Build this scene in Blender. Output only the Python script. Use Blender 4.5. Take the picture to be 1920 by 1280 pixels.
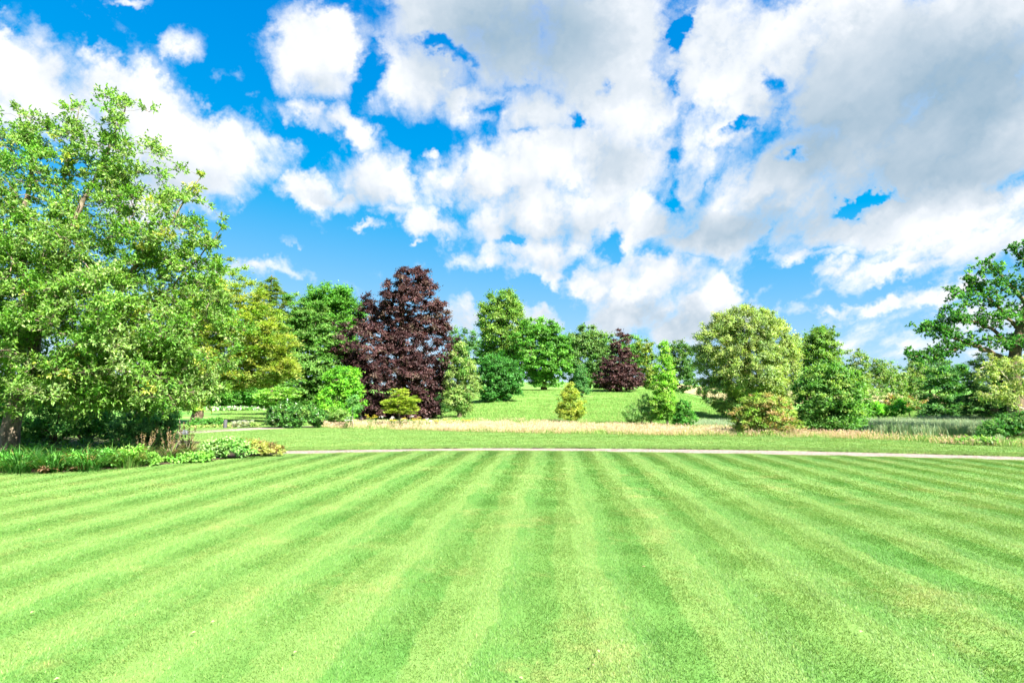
import bpy, math, random
import numpy as np
from mathutils import Vector

sc = bpy.context.scene
for o in list(bpy.data.objects):
    bpy.data.objects.remove(o)
COL = sc.collection

# ------------------------------------------------------------------ camera
F = 1067.0                 # focal length in pixels of the 1920-wide frame (20 mm lens)
EYE = 1.70
PITCH = math.atan(112 / F)
cam_d = bpy.data.cameras.new("camera")
cam_d.sensor_width = 36.0
cam_d.lens = 20.0
cam_d.clip_start = 0.05
cam_d.clip_end = 5000
cam = bpy.data.objects.new("camera", cam_d)
cam.location = (0, 0, EYE)
cam.rotation_euler = (math.pi / 2 + PITCH, 0, 0)
COL.objects.link(cam)
sc.camera = cam

# ------------------------------------------------------------------ light, exposure
SUN = Vector((0.55, -0.62, 0.78)).normalized()
EXPOSURE = 2.35
SKY_STRENGTH = 0.10
sun_d = bpy.data.lights.new("sun", 'SUN')
sun_d.energy = 4.8
sun_d.angle = math.radians(0.55)
sun_d.color = (1.0, 0.955, 0.87)
sun = bpy.data.objects.new("sun", sun_d)
sun.rotation_euler = (-SUN).to_track_quat('-Z', 'Y').to_euler()
sun.location = (30, -30, 60)
COL.objects.link(sun)
vs = sc.view_settings
sc.display_settings.display_device = 'sRGB'
vs.view_transform = 'Standard'
vs.look = 'None'
vs.gamma = 1.0
vs.use_curve_mapping = False
vs.exposure = EXPOSURE
cy = sc.cycles
cy.max_bounces = 6
cy.diffuse_bounces = 4
cy.glossy_bounces = 2
cy.transmission_bounces = 4
cy.transparent_max_bounces = 4
cy.use_denoising = True
cy.use_adaptive_sampling = True
cy.adaptive_threshold = 0.015


# ------------------------------------------------------------------ node helper
class NT:
    def __init__(s, tree):
        s.t = tree
        s.n = tree.nodes
        s.l = tree.links

    def new(s, typ, **kw):
        n = s.n.new(typ)
        for k, v in kw.items():
            setattr(n, k, v)
        return n

    def put(s, sock, v):
        if isinstance(v, bpy.types.NodeSocket):
            s.l.new(v, sock)
        elif v is not None:
            sock.default_value = v

    def math(s, op, a, b=None, c=None, clamp=False):
        n = s.new('ShaderNodeMath', operation=op, use_clamp=clamp)
        for i, v in enumerate((a, b, c)):
            if v is not None:
                s.put(n.inputs[i], v)
        return n.outputs[0]

    def vmath(s, op, a, b=None, out=0):
        n = s.new('ShaderNodeVectorMath', operation=op)
        s.put(n.inputs[0], a)
        if b is not None:
            s.put(n.inputs['Scale'] if op == 'SCALE' else n.inputs[1], b)
        return n.outputs[out]

    def smooth(s, v, a, b, lo=0.0, hi=1.0):
        n = s.new('ShaderNodeMapRange', interpolation_type='SMOOTHSTEP')
        s.put(n.inputs[0], v)
        for i, x in enumerate((a, b, lo, hi)):
            s.put(n.inputs[i + 1], x)
        return n.outputs[0]

    def lin(s, v, a, b, lo=0.0, hi=1.0):
        n = s.new('ShaderNodeMapRange')
        s.put(n.inputs[0], v)
        for i, x in enumerate((a, b, lo, hi)):
            s.put(n.inputs[i + 1], x)
        return n.outputs[0]

    def mix(s, f, a, b, blend='MIX'):
        n = s.new('ShaderNodeMix', data_type='RGBA', blend_type=blend)
        s.put(n.inputs[0], f)
        for i, v in ((6, a), (7, b)):
            if isinstance(v, (tuple, list)) and len(v) == 3:
                v = (*v, 1)
            s.put(n.inputs[i], v)
        return n.outputs[2]

    def noise(s, vec, scale, detail=4, rough=0.55, lac=2.0, dist=0.0, out=0, dim='3D'):
        n = s.new('ShaderNodeTexNoise', noise_dimensions=dim)
        s.put(n.inputs['Vector'], vec)
        n.inputs['Scale'].default_value = scale
        n.inputs['Detail'].default_value = detail
        n.inputs['Roughness'].default_value = rough
        n.inputs['Lacunarity'].default_value = lac
        n.inputs['Distortion'].default_value = dist
        return n.outputs[out]

    def xyz(s, x, y, z):
        n = s.new('ShaderNodeCombineXYZ')
        for i, v in enumerate((x, y, z)):
            s.put(n.inputs[i], v)
        return n.outputs[0]

    def sep(s, v):
        n = s.new('ShaderNodeSeparateXYZ')
        s.put(n.inputs[0], v)
        return n.outputs


def px_dir(px, py):
    """pixel of the 1920x1280 photograph -> world direction from the camera position"""
    a = (px - 960) / F
    b = (640 - py) / F
    c, s_ = math.cos(PITCH), math.sin(PITCH)
    return np.array([a, c - s_ * b, s_ + c * b])


def at(px, py, Y):
    d = px_dir(px, py)
    return np.array([0, 0, EYE]) + d * (Y / d[1])


def gnd(px, py, z=0.0):
    d = px_dir(px, py)
    return np.array([0, 0, EYE]) + d * ((z - EYE) / d[2])


# ------------------------------------------------------------------ sky with broken cumulus
world = bpy.data.worlds.new("World")
sc.world = world
world.use_nodes = True
wt = world.node_tree
wt.nodes.clear()
W = NT(wt)

# blobs of cloud cover: (x, y, rx, ry, rotation, weight) read as directions of the sky
COVER = [
    # bank on the left
    (30, 160, 190, 120, 10, 1.0), (210, 225, 220, 125, 28, 1.0), (390, 285, 145, 95, 12, 1.0),
    (300, 320, 180, 95, 0, 0.85), (90, 75, 70, 40, 50, 0.55), (10, 60, 40, 60, 0, 0.6), (190, 110, 90, 34, 30, 0.5),
    (345, 95, 48, 50, 0, 0.62), (250, 2, 46, 14, 0, 0.55),
    # puffs upper middle
    (585, 80, 120, 90, -10, 0.95), (600, 150, 85, 50, 0, 0.6), (665, 60, 70, 50, 0, 0.45),
    (570, 205, 95, 36, 15, 0.6), (650, 235, 95, 38, 20, 0.72), (430, 140, 40, 26, 0, 0.34), (470, 175, 40, 20, 0, 0.32),
    (790, 150, 110, 75, 10, 0.92), (860, 190, 90, 60, 20, 0.75), (730, 150, 60, 60, 0, 0.4),
    (690, 285, 20, 12, 0, 0.4), (815, 300, 16, 10, 0, 0.4),
    # puff middle left
    (690, 340, 90, 62, 10, 0.98), (580, 360, 85, 40, 12, 0.85), (640, 375, 80, 35, 5, 0.6), (735, 400, 60, 30, 0, 0.5),
    (800, 420, 90, 30, 8, 0.62), (680, 434, 36, 9, 4, 0.5), (560, 460, 32, 16, 5, 0.48), (765, 454, 18, 7, 0, 0.42),
    (470, 503, 110, 22, 0, 0.6), (840, 445, 12, 8, 0, 0.4),
    # big top cloud
    (870, 10, 180, 80, 5, 0.9), (1020, 60, 240, 130, 12, 1.1), (1170, 60, 140, 120, 0, 0.9),
    # big central mass
    (1000, 210, 90, 70, 0, 0.8), (920, 330, 130, 55, -10, 0.85), (870, 370, 60, 40, 10, 0.5),
    (1090, 300, 200, 120, 0, 1.0), (1180, 190, 150, 130, 0, 1.0), (1060, 400, 190, 80, 0, 0.95),
    (930, 425, 90, 45, 10, 0.6), (1020, 470, 130, 60, 5, 0.85), (1045, 520, 50, 30, 0, 0.7), (1200, 400, 110, 90, 0, 0.95),
    (1240, 450, 120, 46, 0, 0.6), (1280, 310, 110, 150, 0, 0.95), (960, 500, 120, 30, 8, 0.6),
    # low cumulus
    (1200, 540, 150, 66, -4, 1.3), (1320, 592, 110, 58, 0, 1.25), (1190, 590, 120, 40, 0, 0.85), (1350, 560, 60, 40, 0, 0.8),
    (870, 590, 55, 42, 0, 0.95), (1020, 592, 60, 26, 0, 0.85), (940, 610, 120, 24, 0, 0.6),
    # right-hand mass
    (1360, 110, 170, 170, 0, 1.0), (1330, 250, 110, 70, 0, 0.7), (1450, 360, 190, 120, 0, 1.1), (1560, 330, 140, 110, 0, 0.9),
    (1400, 440, 150, 60, 0, 0.9), (1600, 90, 260, 190, 0, 1.1), (1780, 230, 300, 190, -20, 1.1), (1860, 60, 220, 160, 0, 1.0),
    (1800, 390, 260, 70, -8, 1.0), (1620, 440, 260, 44, -6, 0.85), (1840, 450, 220, 50, -8, 0.8), (1500, 480, 180, 24, -4, 0.5),
    (1540, 522, 130, 22, -10, 0.55), (1720, 500, 190, 24, -8, 0.6), (1750, 556, 260, 22, -7, 0.55), (1560, 578, 120, 14, -2, 0.5),
    (1850, 600, 170, 40, -4, 0.5), (1630, 632, 300, 26, 0, 0.42), (1800, 655, 300, 20, 0, 0.40), (1560, 600, 30, 4, 0, 0.3),
]
HOLES = [
    (1285, 50, 22, 50, 20, 1.1), (1268, 150, 14, 26, 10, 0.4), (1130, 155, 22, 26, 20, 0.8), (1078, 222, 24, 30, 10, 0.95),
    (1440, 158, 24, 44, -12, 0.9), (1380, 238, 60, 14, -22, 0.8), (1265, 296, 36, 18, -30, 0.4), (1487, 296, 34, 22, -15, 1.0),
    (1268, 368, 18, 36, 12, 0.4), (1622, 384, 85, 17, -7, 1.25), (1135, 448, 46, 36, -10, 1.0), (965, 452, 48, 12, 5, 0.8),
    (905, 260, 60, 40, 20, 0.5), (835, 85, 90, 22, 24, 0.8), (905, 205, 50, 34, 10, 0.8), (720, 20, 40, 60, 20, 0.4), (980, 250, 40, 14, 0, 0.4),
    (860, 335, 20, 60, 20, 0.4), (1010, 300, 18, 30, 20, 0.5), (1075, 590, 30, 60, 0, 0.5), (1480, 530, 120, 26, 0, 0.7),
    (740, 250, 110, 40, 30, 0.5), (640, 480, 200, 40, 0, 0.5), (1000, 545, 60, 24, 0, 0.5), (700, 140, 26, 80, 10, 0.4),
]
GREY = [
    (930, 65, 190, 110, 10, 1.0), (1080, 60, 210, 120, 0, 0.7), (1180, 285, 70, 45, 0, 0.5), (1380, 435, 150, 40, 0, 1.0), (1290, 420, 60, 70, 0, 0.6),
    (1640, 180, 220, 110, -25, 0.7), (1760, 270, 260, 100, -22, 0.9), (1880, 130, 130, 110, 0, 0.6), (1800, 330, 200, 40, -12, 0.7),
    (1210, 602, 170, 26, 0, 0.9), (1150, 320, 60, 40, 0, 0.45), (880, 612, 80, 22, 0, 0.4), (1010, 500, 70, 24, 0, 0.4),
    (310, 330, 130, 40, 10, 0.35), (690, 375, 70, 22, 0, 0.35), (1500, 250, 90, 60, 0, 0.5), (1010, 440, 90, 20, 0, 0.3),
    (1330, 636, 180, 20, 0, 0.5), (1740, 120, 300, 120, -20, 0.5),
    (590, 150, 90, 26, 0, 0.3), (820, 205, 90, 26, 0, 0.3), (930, 362, 110, 22, 0, 0.35), (1060, 425, 130, 30, 0, 0.35), (600, 372, 70, 14, 0, 0.3), (1470, 300, 60, 40, 0, 0.2), (1560, 400, 120, 30, 0, 0.35), (1000, 245, 70, 22, 0, 0.3),
]

geo = W.new('ShaderNodeNewGeometry')
dirv = W.vmath('SCALE', geo.outputs['Incoming'], -1.0)
dx, dy, dz = W.sep(dirv)[:3]
fy = W.math('MAXIMUM', dy, 0.25)
u = W.math('DIVIDE', dx, fy)
v = W.math('DIVIDE', dz, fy)
uv = W.xyz(u, v, 0.0)


def blob_uv(px, py):
    d = px_dir(px, py)
    return d[0] / d[1], d[2] / d[1]


# curl the cover map with noise so that no blob keeps a clean outline
w1 = W.noise(uv, 5.0, 3, 0.6, out=1)
w2 = W.noise(uv, 15.0, 4, 0.65, out=1)
wv = W.vmath('ADD', W.vmath('SCALE', W.vmath('SUBTRACT', w1, (0.5, 0.5, 0.5)), 0.07),
             W.vmath('SCALE', W.vmath('SUBTRACT', w2, (0.5, 0.5, 0.5)), 0.09))
uvw = W.vmath('MULTIPLY', W.vmath('ADD', uv, wv), (1, 1, 0))


# billow noise on direction, stretched a little towards the horizon
zz = W.math('MAXIMUM', dz, 0.0)
q = W.xyz(W.math('DIVIDE', dx, W.math('ADD', zz, 0.55)), W.math('DIVIDE', dz, W.math('ADD', zz, 0.35)), dy)
vor = W.new('ShaderNodeTexVoronoi', voronoi_dimensions='2D', feature='F1')
W.put(vor.inputs['Vector'], W.vmath('ADD', q, W.vmath('SCALE', w2, 0.10)))
vor.inputs['Scale'].default_value = 11.0
vor.inputs['Detail'].default_value = 2.0
vor.inputs['Roughness'].default_value = 0.55
puff = W.math('SUBTRACT', 0.42, vor.outputs['Distance'])
n0 = W.math('MULTIPLY_ADD', puff, 0.22, W.noise(q, 6.0, 8, 0.60, 2.15))
n1 = W.noise(W.vmath('ADD', q, (0.02, 0.05, 0.0)), 6.0, 4, 0.55, 2.15)
n0l = W.noise(q, 6.0, 4, 0.55, 2.15)
relief = W.math('MULTIPLY', W.math('SUBTRACT', n1, n0l), 2.2)
bill = W.math('SUBTRACT', n0, 0.5)
relief = W.math('MULTIPLY_ADD', puff, -0.25, W.math('MULTIPLY', relief, 0.6))
K = 1.0 / SKY_STRENGTH / (2 ** EXPOSURE)

sky = W.new('ShaderNodeTexSky', sky_type='NISHITA')
sky.sun_disc = False
sky.sun_elevation = math.asin(SUN.z)
sky.sun_rotation = math.atan2(SUN.x, SUN.y)
sky.altitude = 0
sky.air_density = 0.6
sky.dust_density = 0.0
sky.ozone_density = 3.0
# soft shoulder per channel: a deep clear blue that does not burn out above the horizon
lin_sky = W.vmath('SCALE', sky.outputs[0], 0.238)
lin_sky = W.vmath('MAXIMUM', W.vmath('SUBTRACT', lin_sky, (0.23, 0.0, 0.0)), (0, 0, 0))
lin_sky = W.vmath('DIVIDE', W.vmath('MULTIPLY', lin_sky, tuple(c * K for c in (1.15, 1.32, 1.18))), W.vmath('ADD', lin_sky, (0.70, 0.80, 0.2)))
white = tuple(c * K for c in (1.12, 1.13, 1.16))
dark = tuple(c * K for c in (0.28, 0.45, 0.60))


def clouds(Q, cover, grey, bill_, relief_, sky_):
    """cloud cover and greyness -> background closure"""
    dens = Q.math('MULTIPLY_ADD', bill_, 2.5, Q.math('SUBTRACT', cover, 0.17))
    alpha = Q.smooth(dens, -0.20, 0.62)
    thick = Q.smooth(dens, 0.0, 0.55, 0.45, 1.0)
    shade = Q.math('MULTIPLY_ADD', grey, 0.84, Q.math('MULTIPLY_ADD', relief_, 0.95, 0.03))
    shade = Q.math('MAXIMUM', shade, 0.0)
    shade = Q.math('MULTIPLY', Q.math('DIVIDE', shade, Q.math('MULTIPLY_ADD', shade, 0.55, 0.75)), thick, clamp=True)
    bg = Q.new('ShaderNodeBackground')
    Q.put(bg.inputs['Color'], Q.mix(alpha, sky_, Q.mix(shade, white, dark)))
    bg.inputs['Strength'].default_value = SKY_STRENGTH
    return bg.outputs[0]


def field(Q, vec, blobs, rots, union=False):
    acc = 0.0
    for (cu, cv, ru, rv, ang, wt_) in blobs:
        c, n_ = math.cos(math.radians(ang)), math.sin(math.radians(ang))
        pu, pv = cu * c - cv * n_, cu * n_ + cv * c
        if ang and ang not in rots:
            rots[ang] = Q.xyz(Q.vmath('DOT_PRODUCT', vec, (c, -n_, 0), 1), Q.vmath('DOT_PRODUCT', vec, (n_, c, 0), 1), 0.0)
        m = Q.new('ShaderNodeVectorMath', operation='MULTIPLY_ADD')
        Q.put(m.inputs[0], rots[ang] if ang else vec)
        m.inputs[1].default_value = (1 / ru, 1 / rv, 0)
        m.inputs[2].default_value = (-pu / ru, -pv / rv, 0)
        g = Q.math('SUBTRACT', 1.0, Q.vmath('LENGTH', m.outputs[0], out=1), clamp=True)
        acc = Q.math('MAXIMUM', Q.math('MULTIPLY', g, wt_ * 1.55), acc) if union else Q.math('MULTIPLY_ADD', g, wt_, acc)
    return acc


def sky_tile(C_, H_, G_):
    gt = bpy.data.node_groups.new("sky_tile", 'ShaderNodeTree')
    for nm, ty in (("vec", 'NodeSocketVector'), ("bill", 'NodeSocketFloat'), ("relief", 'NodeSocketFloat'), ("sky", 'NodeSocketColor')):
        gt.interface.new_socket(nm, in_out='INPUT', socket_type=ty)
    gt.interface.new_socket("out", in_out='OUTPUT', socket_type='NodeSocketShader')
    Q = NT(gt)
    gi = Q.new('NodeGroupInput').outputs
    rots = {}
    cov = Q.math('SUBTRACT', Q.math('MINIMUM', field(Q, gi[0], C_, rots, True), 1.05), field(Q, gi[0], H_, rots))
    res = clouds(Q, cov, field(Q, gi[0], G_, rots), gi[1], gi[2], gi[3])
    Q.put(Q.new('NodeGroupOutput').inputs[0], res)
    n = W.new('ShaderNodeGroup')
    n.node_tree = gt
    for k, v_ in enumerate((uvw, bill, relief, lin_sky)):
        W.put(n.inputs[k], v_)
    return n.outputs[0]


def prep(blobs, grow):
    return [(*blob_uv(px, py), rx * grow / F, ry * grow / F, int(round(rot / 12.0)) * 12, w_) for (px, py, rx, ry, rot, w_) in blobs]


def reach(b):
    c, n_ = abs(math.cos(math.radians(b[4]))), abs(math.sin(math.radians(b[4])))
    return b[2] * c + b[3] * n_, b[2] * n_ + b[3] * c


def split_sky(C_, H_, G_, depth=0, axis=0):
    """directions are sorted into tiles so that each looks up only the blobs that reach it"""
    allb = C_ + H_ + G_
    if len(allb) <= 16 or depth >= 5:
        return sky_tile(C_, H_, G_)
    best = None
    for ax in (0, 1):
        cs = sorted(b[ax] for b in allb)
        for f_ in (0.35, 0.42, 0.5, 0.58, 0.65):
            c = cs[int(len(cs) * f_)]
            n1_ = sum(b[ax] - reach(b)[ax] < c for b in allb)
            n2_ = sum(b[ax] + reach(b)[ax] > c for b in allb)
            if best is None or max(n1_, n2_) < best[0]:
                best = (max(n1_, n2_), ax, c)
    _, ax, c = best
    lo = [[b for b in L if b[ax] - reach(b)[ax] < c] for L in (C_, H_, G_)]
    hi = [[b for b in L if b[ax] + reach(b)[ax] > c] for L in (C_, H_, G_)]
    fac = W.math('GREATER_THAN', uvw_c[ax], c)
    mx = W.new('ShaderNodeMixShader')
    W.put(mx.inputs[0], fac)
    W.put(mx.inputs[1], split_sky(*lo, depth + 1))
    W.put(mx.inputs[2], split_sky(*hi, depth + 1))
    return mx.outputs[0]


uvw_c = W.sep(uvw)
front_sky = split_sky(prep(COVER, 1.35), prep(HOLES, 1.0), prep(GREY, 1.7))
# the same broken cloud deck goes on all round
hz = W.math('ADD', zz, 0.22)
deck = W.xyz(W.math('DIVIDE', dx, hz), W.math('DIVIDE', dy, hz), 0.3)
cover_all = W.lin(W.noise(deck, 1.3, 2, 0.5), 0.42, 0.66, 0.0, 1.0)
grey_all = W.lin(W.noise(deck, 0.9, 2, 0.5), 0.5, 0.75, 0.0, 0.8)
mx = W.new('ShaderNodeMixShader')
W.put(mx.inputs[0], W.smooth(dy, 0.42, 0.56))
W.put(mx.inputs[1], clouds(W, cover_all, grey_all, bill, relief, lin_sky))
W.put(mx.inputs[2], front_sky)
wo = W.new('ShaderNodeOutputWorld')
W.put(wo.inputs['Surface'], mx.outputs[0])
world.cycles.sampling_method = 'MANUAL'
world.cycles.sample_map_resolution = 256


# ------------------------------------------------------------------ object helpers
def tag(o, label=None, cat=None, group=None, kind=None):
    if label: o["label"] = label
    if cat: o["category"] = cat
    if group: o["group"] = group
    if kind: o["kind"] = kind
    return o


def empty(name, loc):
    o = bpy.data.objects.new(name, None)
    o.location = tuple(float(c) for c in loc)
    o.empty_display_size = 0.3
    COL.objects.link(o)
    return o


def mesh_obj(name, verts, faces, mat, parent=None, smooth=False, col=None, origin=None, link=True):
    """faces: (n,k) array; col: (nv,3) colours"""
    verts = np.asarray(verts, dtype=np.float32)
    if parent is not None and origin is None:
        origin = np.array(parent.location)
    if origin is not None:
        verts = verts - np.asarray(origin, dtype=np.float32)
    me = bpy.data.meshes.new(name)
    if isinstance(faces, np.ndarray):
        nf, k = faces.shape
        me.vertices.add(len(verts))
        me.vertices.foreach_set("co", verts.ravel())
        me.loops.add(nf * k)
        me.loops.foreach_set("vertex_index", faces.astype(np.int32).ravel())
        me.polygons.add(nf)
        me.polygons.foreach_set("loop_start", np.arange(0, nf * k, k, dtype=np.int32))
    else:
        me.from_pydata([tuple(map(float, p)) for p in verts], [], faces)
    if smooth:
        me.polygons.foreach_set("use_smooth", np.ones(len(me.polygons), dtype=bool))
    if col is not None:
        ca = me.color_attributes.new("tint", 'FLOAT_COLOR', 'POINT')
        c4 = np.ones((len(verts), 4), dtype=np.float32)
        c4[:, :3] = col
        ca.data.foreach_set("color", c4.ravel())
    me.update(calc_edges=True)
    me.validate()
    me.materials.append(mat)
    o = bpy.data.objects.new(name, me)
    if link:
        COL.objects.link(o)
    if parent is not None:
        o.parent = parent
    elif origin is not None:
        o.location = tuple(map(float, origin))
    return o


# ------------------------------------------------------------------ materials
def new_mat(name):
    m = bpy.data.materials.new(name)
    m.use_nodes = True
    m.node_tree.nodes.clear()
    return m, NT(m.node_tree)


def finish(N, surf):
    o = N.new('ShaderNodeOutputMaterial')
    N.put(o.inputs['Surface'], surf)


def principled(N, col, rough=0.6, spec=0.3, normal=None):
    p = N.new('ShaderNodeBsdfPrincipled')
    N.put(p.inputs['Base Color'], (*col, 1) if isinstance(col, tuple) and len(col) == 3 else col)
    N.put(p.inputs['Roughness'], rough)
    p.inputs['Specular IOR Level'].default_value = spec
    if normal is not None:
        N.put(p.inputs['Normal'], normal)
    return p.outputs[0]


def leaf_mat(name, rough=0.45, spec=0.35, trans=0.35, glow=(1.15, 1.25, 0.45)):
    m, N = new_mat(name)
    a = N.new('ShaderNodeAttribute', attribute_name="tint")
    p = principled(N, a.outputs['Color'], rough, spec)
    t = N.new('ShaderNodeBsdfTranslucent')
    N.put(t.inputs['Color'], N.mix(1.0, a.outputs['Color'], glow, 'MULTIPLY'))
    mx = N.new('ShaderNodeMixShader')
    mx.inputs[0].default_value = trans
    N.put(mx.inputs[1], p)
    N.put(mx.inputs[2], t.outputs[0])
    finish(N, mx.outputs[0])
    return m


def bark_mat(name, c1, c2, scale=9.0):
    m, N = new_mat(name)
    g = N.new('ShaderNodeNewGeometry')
    p = N.vmath('MULTIPLY', g.outputs['Position'], (1, 1, 0.28))
    a = N.noise(p, scale, 7, 0.65)
    b = N.noise(g.outputs['Position'], 2.2, 3, 0.6)
    col = N.mix(N.smooth(a, 0.35, 0.65), c1, c2)
    col = N.mix(N.smooth(b, 0.5, 0.72, 0, 0.55), col, (0.10, 0.13, 0.05))
    bu = N.new('ShaderNodeBump')
    bu.inputs['Strength'].default_value = 0.7
    bu.inputs['Distance'].default_value = 0.03
    N.put(bu.inputs['Height'], a)
    finish(N, principled(N, col, 0.9, 0.15, bu.outputs[0]))
    return m


M_LEAF = leaf_mat("leaf", 0.5, 0.25, 0.48)
M_GLOSS = leaf_mat("glossy_leaf", 0.36, 0.5, 0.22)
M_COPPER = leaf_mat("copper_leaf", 0.55, 0.2, 0.25, (1.5, 0.7, 0.7))
M_DRY = leaf_mat("dry_leaf", 0.8, 0.1, 0.3, (1.1, 1.0, 0.8))
M_BARK = bark_mat("bark_brown", (0.05, 0.035, 0.022), (0.16, 0.115, 0.075))
M_BARKG = bark_mat("bark_grey", (0.12, 0.10, 0.07), (0.33, 0.28, 0.21))
M_BARKM = bark_mat("bark_mid", (0.085, 0.066, 0.046), (0.25, 0.20, 0.145))
M_BARKP = bark_mat("bark_pale", (0.22, 0.18, 0.13), (0.50, 0.44, 0.35))

STRIPE_T = (80 / F)
SNORM = math.hypot(1, STRIPE_T)


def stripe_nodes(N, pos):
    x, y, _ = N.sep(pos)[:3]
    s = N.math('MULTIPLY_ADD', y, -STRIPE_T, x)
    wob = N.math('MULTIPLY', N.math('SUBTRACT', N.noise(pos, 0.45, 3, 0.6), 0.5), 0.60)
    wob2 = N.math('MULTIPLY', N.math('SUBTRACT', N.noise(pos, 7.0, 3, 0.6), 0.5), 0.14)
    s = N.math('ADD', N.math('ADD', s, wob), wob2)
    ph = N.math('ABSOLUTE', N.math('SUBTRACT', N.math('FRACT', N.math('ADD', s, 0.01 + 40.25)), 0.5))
    return N.smooth(ph, 0.22, 0.28)        # 1 inside the dark band, where shading of leaning blades is painted


def lawn_color(N, pos, stripes=True):
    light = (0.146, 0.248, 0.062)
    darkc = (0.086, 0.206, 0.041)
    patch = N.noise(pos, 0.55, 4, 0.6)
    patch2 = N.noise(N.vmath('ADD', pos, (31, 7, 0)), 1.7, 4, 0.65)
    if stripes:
        st = stripe_nodes(N, pos)  # stripe tone painted into the colour, for light off blades leaning either way
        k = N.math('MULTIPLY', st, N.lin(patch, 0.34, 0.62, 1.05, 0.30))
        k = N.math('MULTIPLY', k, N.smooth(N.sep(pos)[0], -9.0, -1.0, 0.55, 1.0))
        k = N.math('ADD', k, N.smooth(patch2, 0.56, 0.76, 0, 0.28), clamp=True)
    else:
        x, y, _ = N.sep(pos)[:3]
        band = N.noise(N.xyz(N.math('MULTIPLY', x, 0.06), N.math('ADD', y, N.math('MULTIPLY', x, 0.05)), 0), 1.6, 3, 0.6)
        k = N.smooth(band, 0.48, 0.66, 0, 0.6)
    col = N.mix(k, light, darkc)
    dry = N.smooth(N.noise(N.vmath('ADD', pos, (5, 91, 3)), 0.9, 6, 0.74), 0.52, 0.74, 0, 0.60)
    return N.mix(dry, col, (0.245, 0.262, 0.088))


def lawn_mat(name, stripes=True, blades=False):
    m, N = new_mat(name)
    g = N.new('ShaderNodeNewGeometry')
    pos = g.outputs['Position']
    col = lawn_color(N, pos, stripes)
    if blades:
        a = N.new('ShaderNodeAttribute', attribute_name="tint")
        col = N.mix(1.0, col, a.outputs['Color'], 'MULTIPLY')
        p = principled(N, col, 0.5, 0.25)
        t = N.new('ShaderNodeBsdfTranslucent')
        N.put(t.inputs['Color'], N.mix(1.0, col, (1.2, 1.2, 0.5), 'MULTIPLY'))
        mx = N.new('ShaderNodeMixShader')
        mx.inputs[0].default_value = 0.3
        N.put(mx.inputs[1], p)
        N.put(mx.inputs[2], t.outputs[0])
        finish(N, mx.outputs[0])
    else:
        fine = N.noise(pos, 55.0, 4, 0.7)
        col = N.mix(N.smooth(fine, 0.35, 0.65, 0.0, 0.45), col, N.mix(1.0, col, (0.35, 0.45, 0.3), 'MULTIPLY'))
        bu = N.new('ShaderNodeBump')
        bu.inputs['Strength'].default_value = 0.6
        bu.inputs['Distance'].default_value = 0.02
        N.put(bu.inputs['Height'], fine)
        finish(N, principled(N, col, 0.85, 0.1, bu.outputs[0]))
    return m


M_LAWN = lawn_mat("mown_lawn")
M_LAWNB = lawn_mat("mown_lawn_blades", True, True)
M_BLAWN = lawn_mat("back_lawn", False)
M_BLAWNB = lawn_mat("back_lawn_blades", False, True)


def ground_mat():
    m, N = new_mat("rough_grass")
    g = N.new('ShaderNodeNewGeometry')
    pos = g.outputs['Position']
    a = N.noise(N.vmath('MULTIPLY', pos, (0.05, 0.16, 0.1)), 1.0, 5, 0.62)
    b = N.noise(pos, 0.35, 5, 0.65)
    c = N.noise(pos, 3.5, 5, 0.7)
    col = N.mix(N.smooth(a, 0.38, 0.64), (0.080, 0.225, 0.036), (0.175, 0.300, 0.070))
    col = N.mix(N.smooth(b, 0.52, 0.75, 0, 0.55), col, (0.26, 0.27, 0.08))
    col = N.mix(N.smooth(c, 0.5, 0.72, 0, 0.5), col, (0.05, 0.13, 0.018))
    bu = N.new('ShaderNodeBump')
    bu.inputs['Strength'].default_value = 0.8
    bu.inputs['Distance'].default_value = 0.12
    N.put(bu.inputs['Height'], c)
    finish(N, principled(N, col, 0.9, 0.08, bu.outputs[0]))
    return m


def simple_mat(name, c1, c2, scale, detail=5, rough=0.9, bump=0.02, spec=0.15):
    m, N = new_mat(name)
    g = N.new('ShaderNodeNewGeometry')
    a = N.noise(g.outputs['Position'], scale, detail, 0.7)
    b = N.noise(g.outputs['Position'], scale * 0.08, 3, 0.6)
    col = N.mix(N.smooth(a, 0.33, 0.67), c1, c2)
    col = N.mix(N.smooth(b, 0.45, 0.75, 0, 0.4), col, N.mix(0.5, c1, c2))
    bu = N.new('ShaderNodeBump')
    bu.inputs['Strength'].default_value = 0.8
    bu.inputs['Distance'].default_value = bump
    N.put(bu.inputs['Height'], a)
    finish(N, principled(N, col, rough, spec, bu.outputs[0]))
    return m


M_GROUND = ground_mat()
M_GRAVEL = simple_mat("gravel", (0.11, 0.083, 0.068), (0.31, 0.255, 0.222), 13.0)
M_SOIL = simple_mat("soil", (0.020, 0.014, 0.010), (0.060, 0.042, 0.028), 14.0)
M_STRAWF = simple_mat("straw_field", (0.22, 0.18, 0.08), (0.30, 0.26, 0.13), 1.5)
M_POST = simple_mat("weathered_wood", (0.045, 0.045, 0.05), (0.09, 0.09, 0.095), 20.0)
M_STONE = simple_mat("grey_stone", (0.06, 0.065, 0.075), (0.13, 0.14, 0.15), 12.0)
M_DARKMETAL = simple_mat("dark_bronze", (0.010, 0.010, 0.010), (0.03, 0.028, 0.025), 20.0, rough=0.5)


# ------------------------------------------------------------------ terrain
def sstep(a, b, t):
    t = np.clip((t - a) / (b - a), 0, 1)
    return t * t * (3 - 2 * t)


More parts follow.
